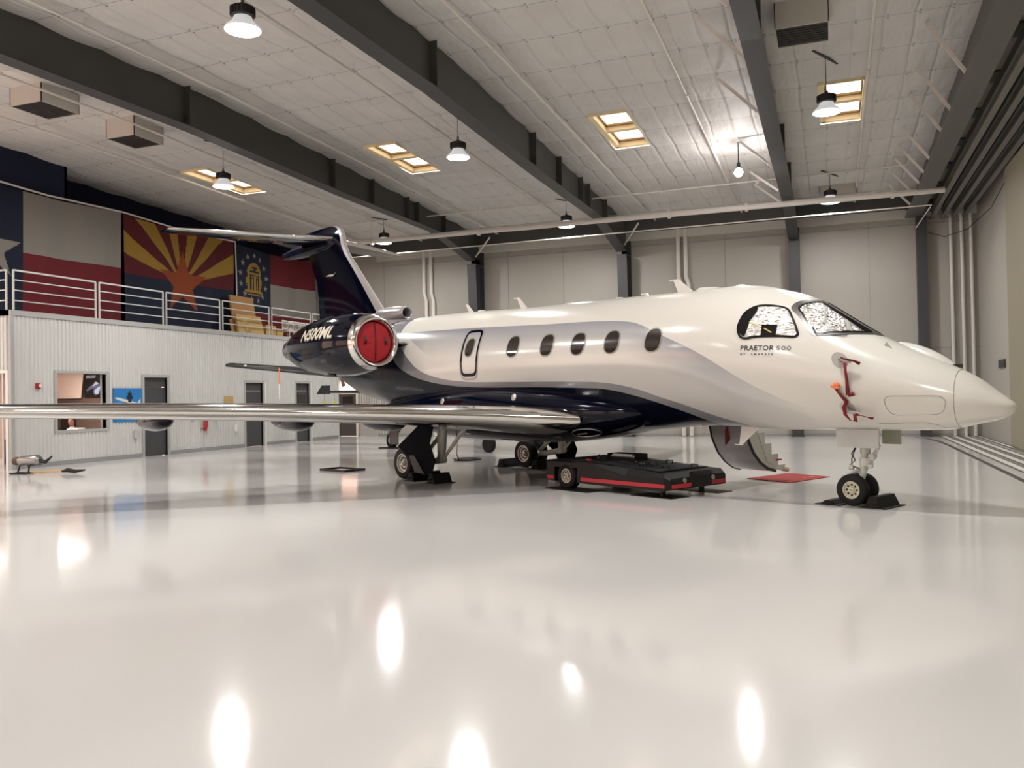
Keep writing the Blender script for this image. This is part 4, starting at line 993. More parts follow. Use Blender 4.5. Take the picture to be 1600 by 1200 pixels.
def fairp(s, a, off=0):
    q = (s+12.0)/8.6; e = math.sin(PI*q)**.55; w_ = .55+.93*e; a = R(a); sn, cs = math.sin(a), math.cos(a); zz = (.1+.5*e) if sn > 0 else max(.04, 1.42-pch(s, FBX, FBZ))
    y = w_*math.copysign(abs(cs)**.8, cs); z = 1.42+zz*math.copysign(abs(sn)**.9, sn); ny, nz = cs/w_, sn/zz; l = math.hypot(ny, nz)
    return Vector((s, y+off*ny/l, z+off*nz/l))
for nm, s0, a0, rx, ra, mt_n in (('belly_service_panel', -4.75, 228, .30, 13, 'black_gl'), ('belly_round_light', -5.45, 232, .10, 4.5, 'steelbr')):
    b = MB(); n = 32; vs = [fairp(s0, a0, .012)]
    for k in range(1, 6): vs += [fairp(s0+rx*k/5*math.cos(2*PI*i/n), a0+ra*k/5*math.sin(2*PI*i/n), .012) for i in range(n)]
    vs += [fairp(s0+rx*1.03*math.cos(2*PI*i/n), a0+ra*1.03*math.sin(2*PI*i/n), -.004) for i in range(n)]
    fs = [(0, 1+i, 1+(i+1) % n) for i in range(n)]+[(1+k*n+i, 1+k*n+(i+1) % n, 1+(k+1)*n+(i+1) % n, 1+(k+1)*n+i) for k in range(5) for i in range(n)]
    p = b.add(vs, fs).build(nm, M[mt_n], jet, smooth=True)
    MB().tube([fairp(s0+rx*math.cos(2*PI*i/n), a0+ra*math.sin(2*PI*i/n), .012) for i in range(n+1)], .012, 6).build('panel_rim', M['steelbr'] if rx > .2 else M['black'], p)
    if rx > .2:
        g_ = MB()
        for k in range(5): g_.add([fairp(s0-.2+.045*k, a0+1.5, .016), fairp(s0-.17+.045*k, a0+1.5, .016), fairp(s0-.17+.045*k, a0-1.5, .016), fairp(s0-.2+.045*k, a0-1.5, .016)], [(0, 1, 2, 3)])
        g_.build('panel_slots', M['cream'], p)

# ---- lifting surfaces
def airfoil(n=24, tc=.12):
    up = []
    for i in range(n+1):
        x = (1-math.cos(PI*i/n))/2
        y = 5*tc*(.2969*math.sqrt(x)-.126*x-.3516*x*x+.2843*x**3-.1036*x**4); up.append((x, y))
    return up
def surface(parent, sects, nose_frac, mt, vertical=False, nm='skin_panel', edge='leading_edge', edge_mt='chrome', tip_caps=True):
    # sects: (y or z station, s of LE, chord, height, t/c)
    prof = airfoil(22)
    top = prof; a = MB(); b = MB()
    def pt(S_, x, y):
        st, sl, ch, hz, tc = S_
        yy = y/.12*tc*ch
        return (sl-x*ch, yy, st) if vertical else (sl-x*ch, st, hz+yy)
    def bands(mb, x0, x1):
        idx = [p for p in prof if x0-1e-6 <= p[0] <= x1+1e-6]
        if not idx: return
        rings = []
        for S_ in sects:
            nf = x1 if x0 < .001 else x0
            rings.append([pt(S_, x, y) for x, y in reversed(idx)]+[pt(S_, x, -y) for x, y in (idx[1:] if x0 < .001 else idx)])
        mb.loft(rings, closed=True, cap=True)
    xs_ = [p[0] for p in prof]; k = min(range(len(xs_)), key=lambda i: abs(xs_[i]-nose_frac)); xk = xs_[k]
    bands(a, 0, xk); bands(b, xk, 1.0)
    o = b.build(nm, M[mt], parent, smooth=True, angle=50)
    e = a.build(edge, M[edge_mt], o, smooth=True, angle=60)
    return o
WS = [(1.15,-4.62,4.45,1.27,.13),(2.6,-5.42,3.5,1.385,.125),(4.0,-6.13,2.9,1.46,.122),(6.0,-7.15,2.5,1.545,.125),(8.0,-8.17,2.1,1.61,.13),(9.6,-8.98,1.75,1.65,.135),(10.2,-9.3,1.55,1.67,.12)]
for sd in (-1, 1):
    sec_ = [(sd*y, s, c, z, t_) for y, s, c, z, t_ in WS]
    wng = surface(jet, sec_, .14, 'navy', nm='wing')
    wl_ = MB(); rg = []
    for q in range(7):
        a = q/6; yy = 10.2+.35*math.sin(a*PI/2); zz = 1.68+1.1*a**1.5; ch = 1.5-.75*a; sl = -9.35-.9*a
        rg.append([(sl, sd*yy, zz), (sl-ch*.3, sd*(yy+.05), zz), (sl-ch, sd*yy, zz), (sl-ch*.3, sd*(yy-.05), zz)])
    wl_.loft(rg).build('winglet', M['navy'], wng, smooth=True)
    for y, s, r_ in ((7.1, -9.5, .20), (4.72, -8.8, .215), (2.95, -8.3, .22)):
        MB().rev([(-.95, .02), (-.7, r_*.5), (-.35, r_*.85), (0, r_), (.3, r_*.98), (.5, r_*.82), (.62, r_*.55), (.68, .02)], (s, sd*y, 1.36+.03*(y-5)), (1, 0, .05), 20, sx=.95).build('flap_track_fairing', M['pod'], wng, smooth=True)
# tail
def finLE(z): return lin(z, [3.5, 4.06, 5.83, 6.1, 6.35, 6.55, 6.66, 6.72], [-12.25, -12.72, -14.46, -14.62, -14.68, -14.78, -14.95, -15.25])
def finTE(z): return lin(z, [3.5, 4.26, 5.2, 6.4, 6.72], [-16.2, -16.15, -16.3, -17.0, -17.1])
fs_ = []
for z in (3.35, 3.7, 4.06, 4.6, 5.2, 5.83, 6.0, 6.1, 6.25, 6.35, 6.5, 6.6, 6.68, 6.72):
    a, c = finLE(z), finTE(z); fs_.append((z, a, a-c, 0, .085 if z < 6.6 else .05))
fin = surface(jet, fs_, .09, 'navy', vertical=True, nm='tail_fin', edge='fin_leading_edge', edge_mt='silver')
em = MB().prism([(-15.55, -.15, 5.28), (-15.3, -.15, 5.31), (-15.1, -.15, 5.29), (-14.98, -.15, 5.33), (-15.15, -.15, 5.24), (-15.28, -.15, 5.25)], (0, .01, 0)); em.build('fin_emblem', M['white_p'], fin)
ST = [(.06,-15.2,1.75,6.36,.10),(1.5,-16.05,1.45,6.43,.10),(3.0,-16.95,1.1,6.51,.10),(3.75,-17.4,.9,6.55,.09),(3.88,-17.55,.7,6.555,.06)]
for sd in (-1, 1):
    stb = surface(jet, [(sd*y, s, c, z, t_) for y, s, c, z, t_ in ST], .14, 'navy', nm='horizontal_stabilizer')
MB().rev([(-18.45, .02), (-18.3, .1), (-17.6, .17), (-16.5, .2), (-15.6, .19), (-15.1, .1), (-14.95, .02)], (0, 0, 6.22), (1, 0, 0), 24, sx=1).build('tail_bullet', M['navy'], jet, smooth=True)
# ram air scoop at the fin foot
sc_ = MB(); sc_.rev([(-13.3, .05), (-13.0, .16), (-12.6, .21), (-12.2, .2), (-11.9, .175), (-11.74, .165), (-11.71, .15), (-11.74, .125), (-12.0, .12)], (0, 0, 3.92), (1, 0, 0), 28)
sc_.build('ram_air_scoop', M['silver'], jet, smooth=True)
MB().rev([(-12.0, .118), (-11.98, .118)], (0, 0, 3.92), (1, 0, 0), 24).build('scoop_mouth', M['black'], jet)
MB().loft([[(s, w_*math.cos(a), 3.62+h*max(0, math.sin(a))-.1*(math.sin(a) < 0)) for a in [2*PI*k/20 for k in range(20)]] for s, w_, h in ((-13.6,.2,.1),(-13.2,.2,.5),(-12.6,.2,.42),(-12.2,.16,.3),(-11.85,.1,.2),(-11.5,.03,.05))]).build('fin_root_fairing', M['silver'], jet, smooth=True)

# ---- engines
NP = [(-13.95, .30), (-13.75, .40), (-13.4, .51), (-12.9, .62), (-12.3, .70), (-11.7, .745), (-11.2, .75), (-10.75, .71), (-10.5, .665), (-10.34, .636)]
def nr(s): return lin(s, [p[0] for p in NP], [p[1] for p in NP])
for sd in (-1, 1):
    y0 = sd*1.95; z0 = 3.03
    nc = MB().rev(NP, (0, y0, z0), (1, 0, 0), 64).build('engine_nacelle', M['navy'], jet, smooth=True, angle=60)
    MB().rev([(-10.35, .638), (-10.24, .614), (-10.17, .588), (-10.145, .555), (-10.15, .52), (-10.18, .49), (-10.25, .465), (-10.45, .45)], (0, y0, z0), (1, 0, 0), 64).build('inlet_lip', M['chrome'], nc, smooth=True, angle=80)
    MB().rev([(-14.2, .26), (-13.9, .29)], (0, y0, z0), (1, 0, 0), 32).build('exhaust_nozzle', M['steelbr'], nc, smooth=True)
    MB().loft([[(s, sd*y, z0-.02+h*math.sin(a)*t_) for a, t_ in [(2*PI*k/12, 1) for k in range(12)] for s in [sc0+ln_*math.cos(a)]] for y, sc0, ln_, h in ((.8, -11.7, 1.5, .11), (1.35, -11.7, 1.3, .1))]).build('pylon', M['navy'], jet, smooth=True)
    if sd < 0:
        vs, fs = text_verts('N500ML', bold=.02, shear=.28, spacing=.98); b = MB()
        for u, v in vs: pass
        def npos(u, v, o):
            s = -12.42+1.52*u; an = R(170.5-23.0*v); r_ = nr(s)+o; return (s, y0+r_*math.cos(an), z0+r_*math.sin(an))
        b.add([npos(u, v, .010) for u, v in vs], fs); b.build('registration_lettering', mat('cream_lettering', 'e2dccb', .4), nc, recalc=False)
        b = MB(); b.add([npos(u, v-.09, .006) for u, v in vs], fs); b.build('registration_shadow_lettering', mat('grey_lettering', '8d897f', .4), nc, recalc=False)
        MB().bar((-11.9, y0-.25, z0-.715), (-11.6, y0-.22, z0-.725), .05, .03).build('nacelle_vent', M['black'], nc); MB().bar((-10.9, y0-.5, z0-.5), (-10.7, y0-.48, z0-.49), .05, .03).build('nacelle_vent', M['black'], nc)
        blade(-11.75, .28, .1, .22, .2, tab=False, y=y0+.55, z0=z0+.45)
    # red inlet cover, a separate item pushed into the intake
    ct = thing('inlet_cover', label='red quilted cover plugging the '+('near engine intake' if sd < 0 else 'far engine intake'), cat='engine cover', group=None); ct.location = A0; ct.rotation_euler = (0, 0, AR)
    cv = MB(); rg = []
    for q in range(13):
        rr_ = .452*math.sin(q/12*PI/2); rg.append([(-10.25+.05*math.cos(q/12*PI/2)-.012*abs(math.sin(5*math.atan2(math.sin(k*PI/24), math.cos(k*PI/24))))*(q/12)+.006*math.sin(q*1.9), y0+rr_*math.cos(k*PI/24), z0+rr_*math.sin(k*PI/24)) for k in range(48)])
    cv.loft(rg, cap=True); cv.build('cover', M['red_cover'], ct, smooth=True)
    sm = MB().tube([(-10.19+.0-.05*(abs(a)/.48)**2+.004, y0, z0+a) for a in [-.44+.0733*k for k in range(13)]], .009, 6); sm.build('seam', M['black'], ct)
    for dy in (-.27, .27): MB().tube([(-10.215, y0+dy, z0+.12), (-10.17, y0+dy+.01, z0+.03), (-10.215, y0+dy, z0-.06)], .02, 6).build('handle', M['black'], ct)

# ---- landing gear
def wheel(parent, c, r_, w_, hub_mt, hr, name='wheel', side=-1, holes=10):
    g = MB(); p = [(-w_/2*.6, hr*.97), (-w_/2, hr+.01), (-w_/2, r_*.86), (-w_/2*.8, r_*.97), (-w_/2*.35, r_), (w_/2*.35, r_), (w_/2*.8, r_*.97), (w_/2, r_*.86), (w_/2, hr+.01), (w_/2*.6, hr*.97)]
    o = g.rev(p, c, (0, 1, 0), 40, cap=False).build(name, M['rubber'], parent, smooth=True, angle=50)
    h = MB().rev([(-w_/2*.9, hr*1.02), (-w_/2*.9, hr*.92), (-w_/2*.5, hr*.84), (-w_/2*.35, hr*.35), (-w_/2*.75, hr*.28), (-w_/2*.8, hr*.1), (w_/2*.8, hr*.1), (w_/2*.75, hr*.28), (w_/2*.35, hr*.35), (w_/2*.5, hr*.84), (w_/2*.9, hr*.92), (w_/2*.9, hr*1.02)], c, (0, 1, 0), 40, cap=False)
    h.build('hub', M[hub_mt], o, smooth=True, angle=40)
    hl = MB()
    for k in range(holes):
        a = 2*PI*k/holes; px_, pz_ = c[0]+hr*.6*math.cos(a), c[2]+hr*.6*math.sin(a)
        for sg in (-1, 1): hl.rev([(-.008, hr*.13), (.008, hr*.13)], (px_, c[1]+sg*w_/2*.43, pz_), (0, 1, 0), 8)
    hl.build('hub_holes', M['black'], o)
    return o
# nose gear
ng = MB().tube([(.19, 0, 1.2), (.19, 0, .78)], .075, 16).tube([(.19, 0, .78), (.17, 0, .55)], .06, 16).tube([(.17, 0, .55), (.08, 0, .24)], .05, 12)
ng.tube([(.08, -.16, .24), (.08, .16, .24)], .03, 12).tube([(.30, 0, 1.15), (.40, 0, .9), (.27, 0, .66)], .03, 10).rev([(-.06, .1), (.06, .1)], (.2, 0, .66), (0, 0, 1), 16).rev([(-.05, .05), (.05, .05)], (.3, 0, .74), (0, 1, 0), 12)
strut = ng.build('nose_gear_strut', M['gear_w'], jet, smooth=True, angle=40)
MB().tube([(.15, -.02, .56), (-.16, -.05, .40)], [.028, .024], 10).tube([(-.13, -.09, .42), (-.19, .0, .375)], .02, 8).build('torque_arm', M['gear_w'], strut, smooth=True)
MB().tube([(.06, -.04, .88), (.02, -.09, .78), (.07, -.08, .68), (-.02, -.09, .60), (.12, -.07, .56)], .010, 6).tube([(.08, -.05, .9), (.0, -.05, .7), (.02, -.09, .58)], .008, 6).build('hydraulic_hose', M['black'], strut, smooth=True)
MB().rev([(-.03, .04), (.03, .04)], (.01, -.08, .57), (1, 0, 0), 10).rev([(-.03, .03), (.03, .03)], (.3, -.07, .60), (1, 0, 0), 10).build('taxi_lamp', M['gear_w'], strut)
for y in (-.16, .16): wheel(jet, (.06, y, .24), .24, .13, 'cream', .13, 'nose_wheel', holes=8)
MB().box(-.12, .535, -.29, -.265, .885, 1.16).build('nose_gear_door', M['grey_p'], jet, bevel=.004)
MB().prism([(.36, .2, .925), (.64, .2, .925), (.64, .2, 1.16), (.36, .2, 1.16)], (0, .02, 0)).build('nose_gear_forward_door', mat('primer_green_panel', 'a3a58e', .5, noise=.1, nscale=8), jet, bevel=.003)
# main gear
for sd in (-1, 1):
    y = sd*1.78
    st_ = MB().tube([(-7.98, y, 1.25), (-8.0, y, .85), (-8.02, y, .48)], [.10, .10, .085], 16).rev([(-.09, .075), (.09, .075)], (-8.02, y, .44), (0, 1, 0), 16)
    st_.tube([(-8.02, y, .44), (-8.5, y, .36), (-9.08, y, .32)], [.07, .065, .06], 12).tube([(-9.08, y-.28, .32), (-9.08, y+.28, .32)], .04, 12).tube([(-8.05, y, .95), (-8.75, y, .42)], .045, 12)
    g = st_.build('main_gear_strut', M['gear_w'], jet, smooth=True, angle=40)
    MB().tube([(-7.95, y, .47), (-7.36, y, 1.0), (-7.2, y-sd*.1, 1.2)], [.035, .04, .04], 10).build('side_brace', M['gear_w'], g, smooth=True)
    for yy in (y-.17, y+.17): wheel(jet, (-9.08, yy, .335), .335, .22, 'hub', .2, 'main_wheel', holes=12)
    yo = y+sd*.31
    MB().prism([(-8.35, yo, 1.18), (-9.14, yo, .71), (-8.72, yo, .47), (-8.3, yo, .14), (-7.95, yo, .14), (-7.82, yo, .45), (-8.0, yo, .8), (-7.85, yo, 1.18)], (0, sd*.02, 0)).build('main_gear_door', M['navy_flat'], jet)
    MB().prism([(-8.72, yo+sd*.02, .52), (-8.52, yo+sd*.02, .53), (-8.16, yo+sd*.03, .16), (-8.5, yo+sd*.03, .18)], (0, sd*.015, 0)).build('lower_gear_door', mat('grey_gear_door_%d' % sd, '303136', .5), jet)
    # fold-down inner structure at the bay
    MB().box(-8.2, -7.1, y-.06, y+.06, 1.08, 1.2).build('gear_bay_edge', M['grey_p'], g)
ribbon_t = thing('red_ribbon', label='thin red ribbon hanging beside the near main gear strut', cat='ribbon', group='red remove-before-flight ribbons'); ribbon_t.location = A0; ribbon_t.rotation_euler = (0, 0, AR)
ribbon('strap', [(-7.75, -1.6, 1.05), (-7.72, -1.6, .8), (-7.74, -1.6, .55), (-7.66, -1.6, .42)], .035, ribbon_t)

# ---- airstair on the far side
def arc_pt(q, k=0):        # q 0..1 from the sill down to the foot; convex side down
    ys_ = [1.0, 1.1, 1.28, 1.52, 1.78, 2.02]; zs_ = [1.22, .88, .60, .40, .27, .22]
    x = q*5; i = min(4, int(x)); f = x-i
    return ys_[i]+(ys_[i+1]-ys_[i])*f, zs_[i]+(zs_[i+1]-zs_[i])*f
SA, SF = -3.32, -2.55
air = MB(); rg = []
for i in range(25):
    y, z = arc_pt(i/24); y2, z2 = arc_pt(min(1, i/24+.02)); dx, dz = y2-y, z2-z
    if i == 24: dx, dz = .1, -.02
    q = math.hypot(dx, dz); nx_, nz_ = -dz/q*.05, dx/q*.05
    rg.append([(SA, y, z), (SF, y, z), (SF, y+nx_, z+nz_), (SA, y+nx_, z+nz_)])
door = air.loft(rg).build('airstair_door', M['silver'], jet, smooth=True, angle=50)
for s in (SA, SF):
    MB().tube([(s, arc_pt(i/24)[0]+.01, arc_pt(i/24)[1]+.01) for i in range(25)], .028, 8).build('door_seal', M['black'], door, smooth=True)
pl = [(arc_pt(i/12)[0]+.03, arc_pt(i/12)[1]+.03) for i in range(13)]
stp = [(2.42, .22), (2.42, .33), (2.18, .33), (2.18, .55), (1.95, .55), (1.95, .76), (1.72, .76), (1.72, .98), (1.45, .98), (1.45, 1.22)]
for s in (SF-.04, SA+.02): MB().prism([(s, a, c) for a, c in pl+stp], (.02, 0, 0)).build('stair_side_panel', M['gear_w'], door)
for k, (a, c) in enumerate(((2.18, .33), (1.95, .55), (1.72, .76), (1.45, .98))): MB().box(SA+.04, SF-.04, a, a+.24, c-.03, c).build('stair_tread', M['gear_w'], door)
MB().tube([(SF+.01, 1.35, 1.15), (SF+.01, 1.55, .75), (SF+.01, 1.75, .42), (SF+.01, 1.95, .35)], .008, 6).build('stair_cable', M['steelbr'], door)
MB().box(SF+.0, SF+.02, 2.06, 2.24, .42, .45).build('red_stair_mark', M['tug_red'], door)
MB().tube([(SF-.05, 2.36, .25), (SF-.05, 2.55, .22)], .05, 12).tube([(SA+.1, 2.36, .25), (SA+.1, 2.5, .22)], .05, 12).build('stair_foot_roller', M['gear_w'], door, smooth=True)
MB().prism([(-3.05, arc_pt(.28)[0]-.03, arc_pt(.28)[1]-.03), (-2.92, arc_pt(.22)[0]-.03, arc_pt(.22)[1]), (-2.9, arc_pt(.02)[0]-.04, 1.16), (-2.97, arc_pt(.12)[0]-.04, arc_pt(.12)[1])], (0, -.01, -.005)).build('door_red_tag', M['red_rib'], door)

# ------------------------------------------------------------------ chocks, tug, trays, mat
def L2W(s, y, z=0): 
    c, s_ = math.cos(AR), math.sin(AR); return (A0[0]+s*c-y*s_, A0[1]+s*s_+y*c, z)
def chock(s, y, ln, label, rot=0, tall=.16):
    t = thing('wheel_chock', L2W(s, y), AR+rot, label, 'chock', 'black rubber wheel chocks')
    MB().prism([(-.14, -ln/2, 0), (.14, -ln/2, 0), (.05, -ln/2, tall), (-.05, -ln/2, tall)], (0, ln, 0)).build('wedge', M['rubber'], t, bevel=.008)
    MB().tube([(.05, -ln/2-.01, tall*.5), (.08, -ln/2-.06, tall*.6), (.02, -ln/2-.08, tall*.5), (0, -ln/2-.01, tall*.4)], .01, 6).build('rope_loop', M['black'], t, smooth=True)
    MB().box(-.2, .2, -ln/2-.03, ln/2+.03, 0, .012).build('base_pad', M['rubber'], t)
chock(.42, .02, .62, 'black rubber chock ahead of the nose wheels', tall=.17)
chock(-.27, -.05, .5, 'low black chock behind the nose wheels', tall=.07)
chock(-8.52, -1.86, .75, 'black rubber chock ahead of the near main wheels', tall=.17)
chock(-7.75, -2.05, .45, 'black block beside the near main gear door', tall=.2)
chock(-8.5, 1.7, .75, 'black rubber chock ahead of the far main wheels', tall=.2)
chock(-9.6, 1.6, .75, 'black rubber chock behind the far main wheels', tall=.2)

# aircraft tug, parked under the belly; local x towards the nose, origin at the rear near corner
tp = (-5.15, 15.45); ta = R(-29)
tug = thing('aircraft_tug', (tp[0], tp[1], 0), ta, 'low black flat towing vehicle with red side stripes under the jet', 'tug')
TL, TW = 2.95, 1.62
body = MB()
def tug_sec(x, zt, zb_, y0, y1, ch): return [(x, y0, zb_), (x, y0, zt-ch), (x, y0+ch*.9, zt), (x, y1-ch*.9, zt), (x, y1, zt-ch), (x, y1, zb_)]
body.loft([tug_sec(0, .52, .14, 0, TW, .02), tug_sec(.22, .52, .13, 0, TW, .02)])
body.loft([tug_sec(.22, .52, .40, 0.0, TW, .02), tug_sec(.82, .52, .40, 0.0, TW, .02)])
body.loft([tug_sec(.2, .40, .14, .24, TW-.24, .01), tug_sec(.85, .40, .14, .24, TW-.24, .01)])
body.loft([tug_sec(.82, .52, .13, 0, TW, .02), tug_sec(1.3, .50, .12, 0, TW, .03), tug_sec(2.0, .46, .12, 0, TW, .12), tug_sec(TL-.1, .40, .12, 0.0, TW, .05), tug_sec(TL, .33, .14, .05, TW-.05, .03)])
body.build('body', M['tug'], tug, angle=30)
MB().prism([(1.15, .2, .503), (1.15, TW-.2, .503), (TL-.3, TW-.15, .425), (TL-.3, .15, .425)], (0, 0, .008)).prism([(.1, .15, .52), (.1, TW-.15, .52), (1.1, TW-.2, .51), (1.1, .2, .51)], (0, 0, .006)).build('top_plate', M['tug_top'], tug)
for x0, x1 in ((.02, .2), (.92, TL-.08)): MB().box(x0, x1, -.008, .0, .17, .235).build('side_stripe', M['tug_red'], tug)
MB().box(TL+.0, TL+.008, .08, .6, .16, .23).build('front_stripe', M['tug_red'], tug); MB().box(TL+.0, TL+.008, TW-.45, TW-.08, .16, .23).build('front_stripe', M['tug_red'], tug)
for y in (.1, TW-.1): wheel(tug, (.52, y, .24), .24, .2, 'hub', .13, 'drive_wheel', holes=8)
for x, y in ((2.1, .35), (2.45, .55), (2.0, .75), (1.75, .3), (2.6, 1.15), (2.0, 1.2)):
    z = lin(x, [1.3, 2, TL], [.5, .46, .40])+.005
    MB().tube([(x-.07, y, z), (x-.07, y, z+.06), (x+.07, y, z+.06), (x+.07, y, z)], .012, 6).build('grab_handle', M['black'], tug, smooth=True)
ch_ = MB()
for k in range(9): ch_.rev([(-.012, .03), (.012, .03)], (1.75+.06*k, .6+.05*math.sin(k*1.7), .50-.004*k+.02), (.5*(k % 2), .4, 1-.9*(k % 2)), 8)
ch_.build('chain', M['black'], tug)
cr = MB(); cr.box(.7, 1.4, .95, .97, .5, .56).box(.7, 1.4, 1.28, 1.30, .5, .62).box(.7, .72, .95, 1.3, .5, .62).box(1.38, 1.4, .95, 1.3, .5, .62)
cr.build('cradle_box', M['tug'], tug)
MB().box(.74, 1.36, 1.0, 1.26, .5, .575).rev([(-.25, .03), (.25, .03)], (1.05, 1.0, .585), (1, 0, 0), 12).build('cradle_mechanism', M['gear_w'], tug)
MB().rev([(0, .05), (.05, .04), (.08, .0)], (.62, .8, .52), (0, 0, 1), 12).build('control_knob', M['black'], tug, smooth=True)
MB().box(.78, .86, .28, .34, .52, .55).build('red_button', M['tug_red'], tug)
for y in (.42, 1.2): MB().rev([(-.004, .045), (.008, .04), (.016, .02)], (TL+.01, y, .28), (1, 0, .1), 20).build('front_lamp', M['steelbr'], tug, smooth=True)
for y in (.28, TW-.28): MB().rev([(0, .05), (.13, .05)], (TL-.35, y, .0), (0, 0, 1), 12).build('caster', M['black'], tug)
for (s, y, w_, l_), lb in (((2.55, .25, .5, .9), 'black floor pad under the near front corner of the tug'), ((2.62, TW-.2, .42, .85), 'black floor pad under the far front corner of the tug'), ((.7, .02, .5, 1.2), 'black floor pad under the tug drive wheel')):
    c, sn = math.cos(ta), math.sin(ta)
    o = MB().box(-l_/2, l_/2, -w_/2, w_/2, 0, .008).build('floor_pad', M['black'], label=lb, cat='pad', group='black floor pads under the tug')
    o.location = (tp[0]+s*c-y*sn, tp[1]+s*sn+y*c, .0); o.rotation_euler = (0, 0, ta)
# entrance mat
mt_ = MB().prism([(-1.65, 17.68, 0), (-.80, 16.96, 0), (-.10, 18.3, 0), (-.93, 18.95, 0)], (0, 0, .012))
o = mt_.build('door_mat', M['mat_red'], label='flat red entrance mat on the floor below the airstair', cat='mat')
MB().prism([(-.62, 17.95, .012), (-.58, 17.92, .012), (-.38, 18.3, .012), (-.42, 18.33, .012)], (0, 0, .002)).build('mat_print', mat('mat_print', 'c58078', .9), o)
# drip trays
t = thing('drip_tray', (-11.25, 18.0, 0), R(-20), 'flat black rectangular tray on the floor under the near wing', 'tray')
MB().box(-.48, .48, -.32, -.27, 0, .05).box(-.48, .48, .27, .32, 0, .05).box(-.48, -.43, -.27, .27, 0, .05).box(.43, .48, -.27, .27, 0, .05).box(-.43, .43, -.27, .27, 0, .01).build('rim', M['black'], t)
MB().box(-.25, .28, -.12, .14, .01, .02).build('white_sheet', M['white_trim'], t)
t = thing('drip_pan', (-9.5, 21.6, 0), 0, 'round black drip pan on the floor behind the near main gear', 'pan')
MB().rev([(0, .36), (.04, .4), (.045, .38), (.012, .34), (.012, .0)], (0,0,0), (0,0,1), 36).build('pan', M['black'], t, smooth=True); MB().rev([(.013, .16), (.02, .16)], (0,0,0), (0,0,1), 24).build('liquid', M['steelbr'], t)
# wet vacuum head style tools on the floor at far left
t = thing('floor_tool', (-19.0, 15.75, 0), R(12), 'long grey cylinder tool on a black stand lying at far left', 'tool')
MB().rev([(-.36, .07), (-.3, .1), (-.2, .1), (-.15, .13), (.3, .13), (.36, .08)], (0, 0, .34), (1, 0, .05), 20).build('barrel', M['steelbr'], t, smooth=True)
MB().rev([(-.38, .09), (-.3, .11), (-.22, .1)], (0, 0, .34), (1, 0, .05), 16).build('motor_end', mat('motor_brown', '5a4030', .5), t, smooth=True)
MB().tube([(.34, 0, .33), (.5, 0, .3), (.68, 0, .44)], [.06, .05, .02], 8).build('nozzle', M['black'], t, smooth=True)
MB().tube([(-.2, 0, .26), (-.28, .0, .03)], .02, 6).tube([(.05, 0, .22), (.02, 0, .03)], .02, 6).bar((-.4, -.12, .02), (.05, -.12, .02), .05, .03).bar((-.4, .12, .02), (.05, .12, .02), .05, .03).bar((-.35, -.12, .02), (-.35, .12, .02), .05, .03).bar((0, -.12, .02), (0, .12, .02), .05, .03).bar((0, 0, .2), (.4, 0, .24), .03, .02).build('stand', M['black'], t)
t = thing('floor_brush', (-18.95, 15.72, 0), R(12), 'yellow-handled brush with black head on the floor at far left', 'brush')
MB().tube([(.1, -.02, .05), (.95, .05, .06)], .02, 8).build('handle', mat('yellow_handle', 'c89a4a', .6), t, smooth=True)
MB().tube([(.9, .05, .06), (1.05, .06, .09), (1.25, .07, .06), (1.5, .1, .09)], [.03, .06, .05, .02], 10).build('head', M['black'], t, smooth=True)

# ------------------------------------------------------------------ the second jet, mostly hidden behind the first
B0 = (-9.6, 24.3, 0); BR = R(-27)
jb = thing('parked_jet', B0, BR, 'dark jet parked behind, only its wings and wheels showing', 'airplane')
M['dark_p'] = mat('dark_green_grey_paint', '25282a', .25, coat=.6)
rg = []
for s, r_, z in ((3.2,.05,1.7),(3.0,.3,1.75),(2.2,.6,1.85),(1.0,.8,1.95),(-3.0,.85,2.0),(-5.0,.6,2.1),(-6.0,.3,2.3)):
    rg.append([(s, 2.0+r_*math.cos(a*PI/12), z+r_*math.sin(a*PI/12)) for a in range(24)])
MB().loft(rg).build('fuselage', M['dark_p'], jb, smooth=True)
nw = MB(); nw.rev([(-.07, .14), (-.09, .2), (-.06, .26), (.06, .26), (.09, .2), (.07, .14)], (-.5, .0, .26), (0, 1, 0), 24)
nw.build('wheel', M['rubber'], jb, smooth=True); MB().tube([(-.5, 0, .26), (-.5, .15, .7), (-.4, .9, 1.6)], .06, 8).build('gear_leg', M['dark_p'], jb)
def W2J(x, y, z):
    c, s_ = math.cos(BR), math.sin(BR); dx, dy = x-B0[0], y-B0[1]; return (dx*c+dy*s_, -dx*s_+dy*c, z)
def slab(pts, th0, th1, name, mt, parent):
    # pts: tip LE, root LE, root TE, tip TE in world coordinates, lens shaped section
    a, b, c, d = [Vector(W2J(*p)) for p in pts]; rg = []
    for q in range(6):
        f = q/5; le = a.lerp(b, f); te = d.lerp(c, f); t_ = th0+(th1-th0)*f
        rg.append([le+(te-le)*x+Vector((0, 0, y*t_)) for x, y in ((0, 0), (.04, .6), (.2, 1), (.5, .8), (1, 0), (.5, -.5), (.2, -.7), (.04, -.5))])
    return MB().loft(rg).build(name, mt, parent, smooth=True, angle=40)
wg = slab([(-18.4, 22.5, 2.90), (-13.6, 24.3, 2.38), (-13.6, 26.6, 2.38), (-18.1, 23.6, 2.90)], .09, .2, 'wing', M['dark_p'], jb)
MB().rev([(-.05, .03), (.05, .03)], W2J(-17.75, 22.68, 2.88), (1, 0, 0), 8).build('wing_tip_light', M['white_trim'], wg)
MB().bar(W2J(-14.9, 23.9, 2.42), W2J(-14.85, 23.9, 2.15), .06, .1).build('wing_fence', M['dark_p'], wg)
tl = slab([(-18.8, 28.5, 2.02), (-15.5, 28.5, 1.98), (-15.5, 29.6, 1.98), (-18.8, 29.2, 2.02)], .06, .09, 'tailplane', M['dark_p'], jb)
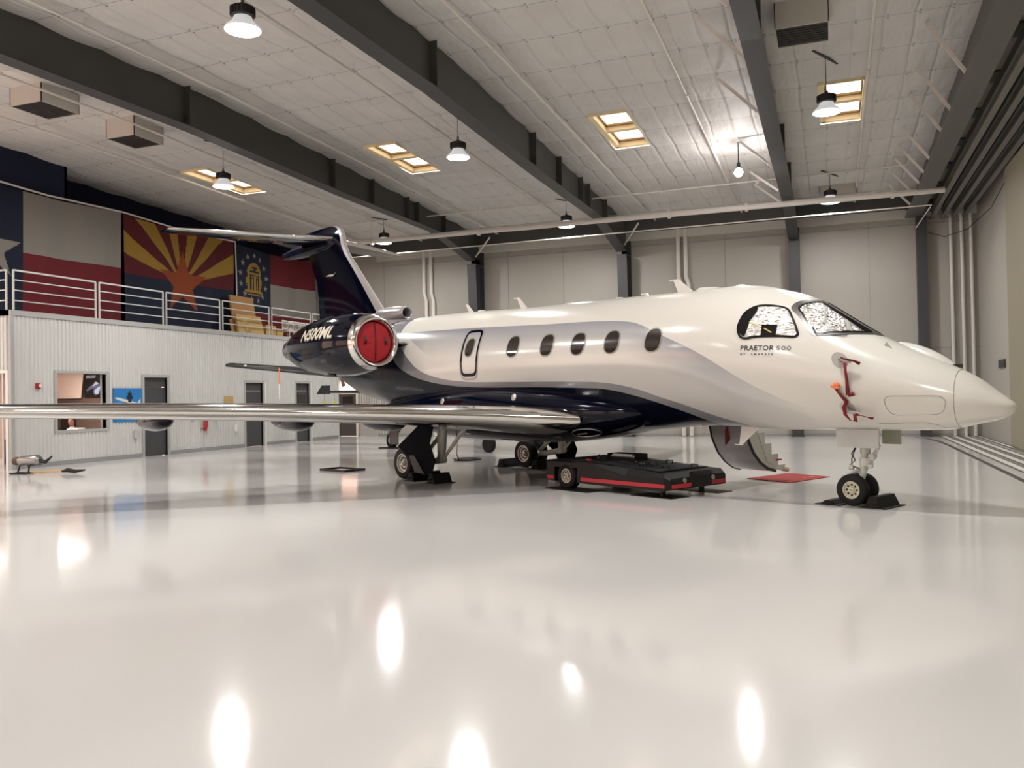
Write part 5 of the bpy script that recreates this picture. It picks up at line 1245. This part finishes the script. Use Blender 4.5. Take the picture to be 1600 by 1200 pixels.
MB().prism([W2J(-18.95, 28.5, 1.94), W2J(-18.35, 28.5, 1.94), W2J(-18.35, 28.5, 2.28), W2J(-18.7, 28.5, 2.28)], Vector(W2J(0, .06, 0))-Vector(W2J(0, 0, 0))).build('end_plate', M['dark_p'], tl)
gl = MB().rev([(-.07, .12), (-.09, .2), (-.06, .27), (.06, .27), (.09, .2), (.07, .12)], W2J(-14.45, 26.35, .27), (0, 1, 0), 24).build('wheel', M['rubber'], jb, smooth=True)
MB().rev([(-.08, .12), (.08, .12)], W2J(-14.45, 26.35, .27), (0, 1, 0), 16).build('hub', M['hub'], gl)
lg = MB().tube([W2J(-14.4, 26.3, .3), W2J(-13.9, 26.0, .75), W2J(-12.9, 25.5, 1.25)], .07, 8).prism([W2J(-14.38, 26.05, .15), W2J(-14.05, 26.05, .15), W2J(-14.05, 26.05, .95), W2J(-14.38, 26.05, .95)], Vector(W2J(0, .04, 0))-Vector(W2J(0, 0, 0))).bar(W2J(-14.1, 26.0, .7), W2J(-12.8, 25.5, 1.35), .25, .12).build('gear_leg', M['dark_p'], jb)
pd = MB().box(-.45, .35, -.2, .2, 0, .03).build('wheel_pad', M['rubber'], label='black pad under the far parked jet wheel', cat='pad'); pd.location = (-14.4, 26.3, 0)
def flagtag(p, ln, mt, label, grp):
    t = thing('hanging_tag', p, label=label, cat='tag', group=grp)
    MB().tube([(0, 0, 0), (.0, 0, -.25)], .006, 5).build('string', M['red_rib'], t)
    MB().prism([(-.04, 0, -.25), (.04, 0, -.25), (.05, 0, -.25-ln), (-.05, 0, -.25-ln)], (0, .006, 0)).build('tag', M[mt], t)
flagtag((-18.55, 28.45, 1.95), .4, 'yellow', 'left yellow tag hanging under the far tailplane', 'yellow tags')
flagtag((-18.1, 28.45, 1.95), .4, 'yellow', 'right yellow tag hanging under the far tailplane', 'yellow tags')
t = thing('wing_streamer', (-16.75, 23.1, 2.72), label='long red and white streamer hanging from the parked jet wing', cat='ribbon')
MB().box(-.02, .02, -.003, .003, -.45, .08).build('red_band', M['orange'], t); MB().box(-.02, .02, -.003, .003, -.95, -.45).build('white_band', M['white_trim'], t)
# door leaf and stop at the exit of the office row
MB().box(-20.55, -19.6, YB-.05, YB-.02, 0, 1.2).build('trim_21', M['office_trim'], kind='structure')
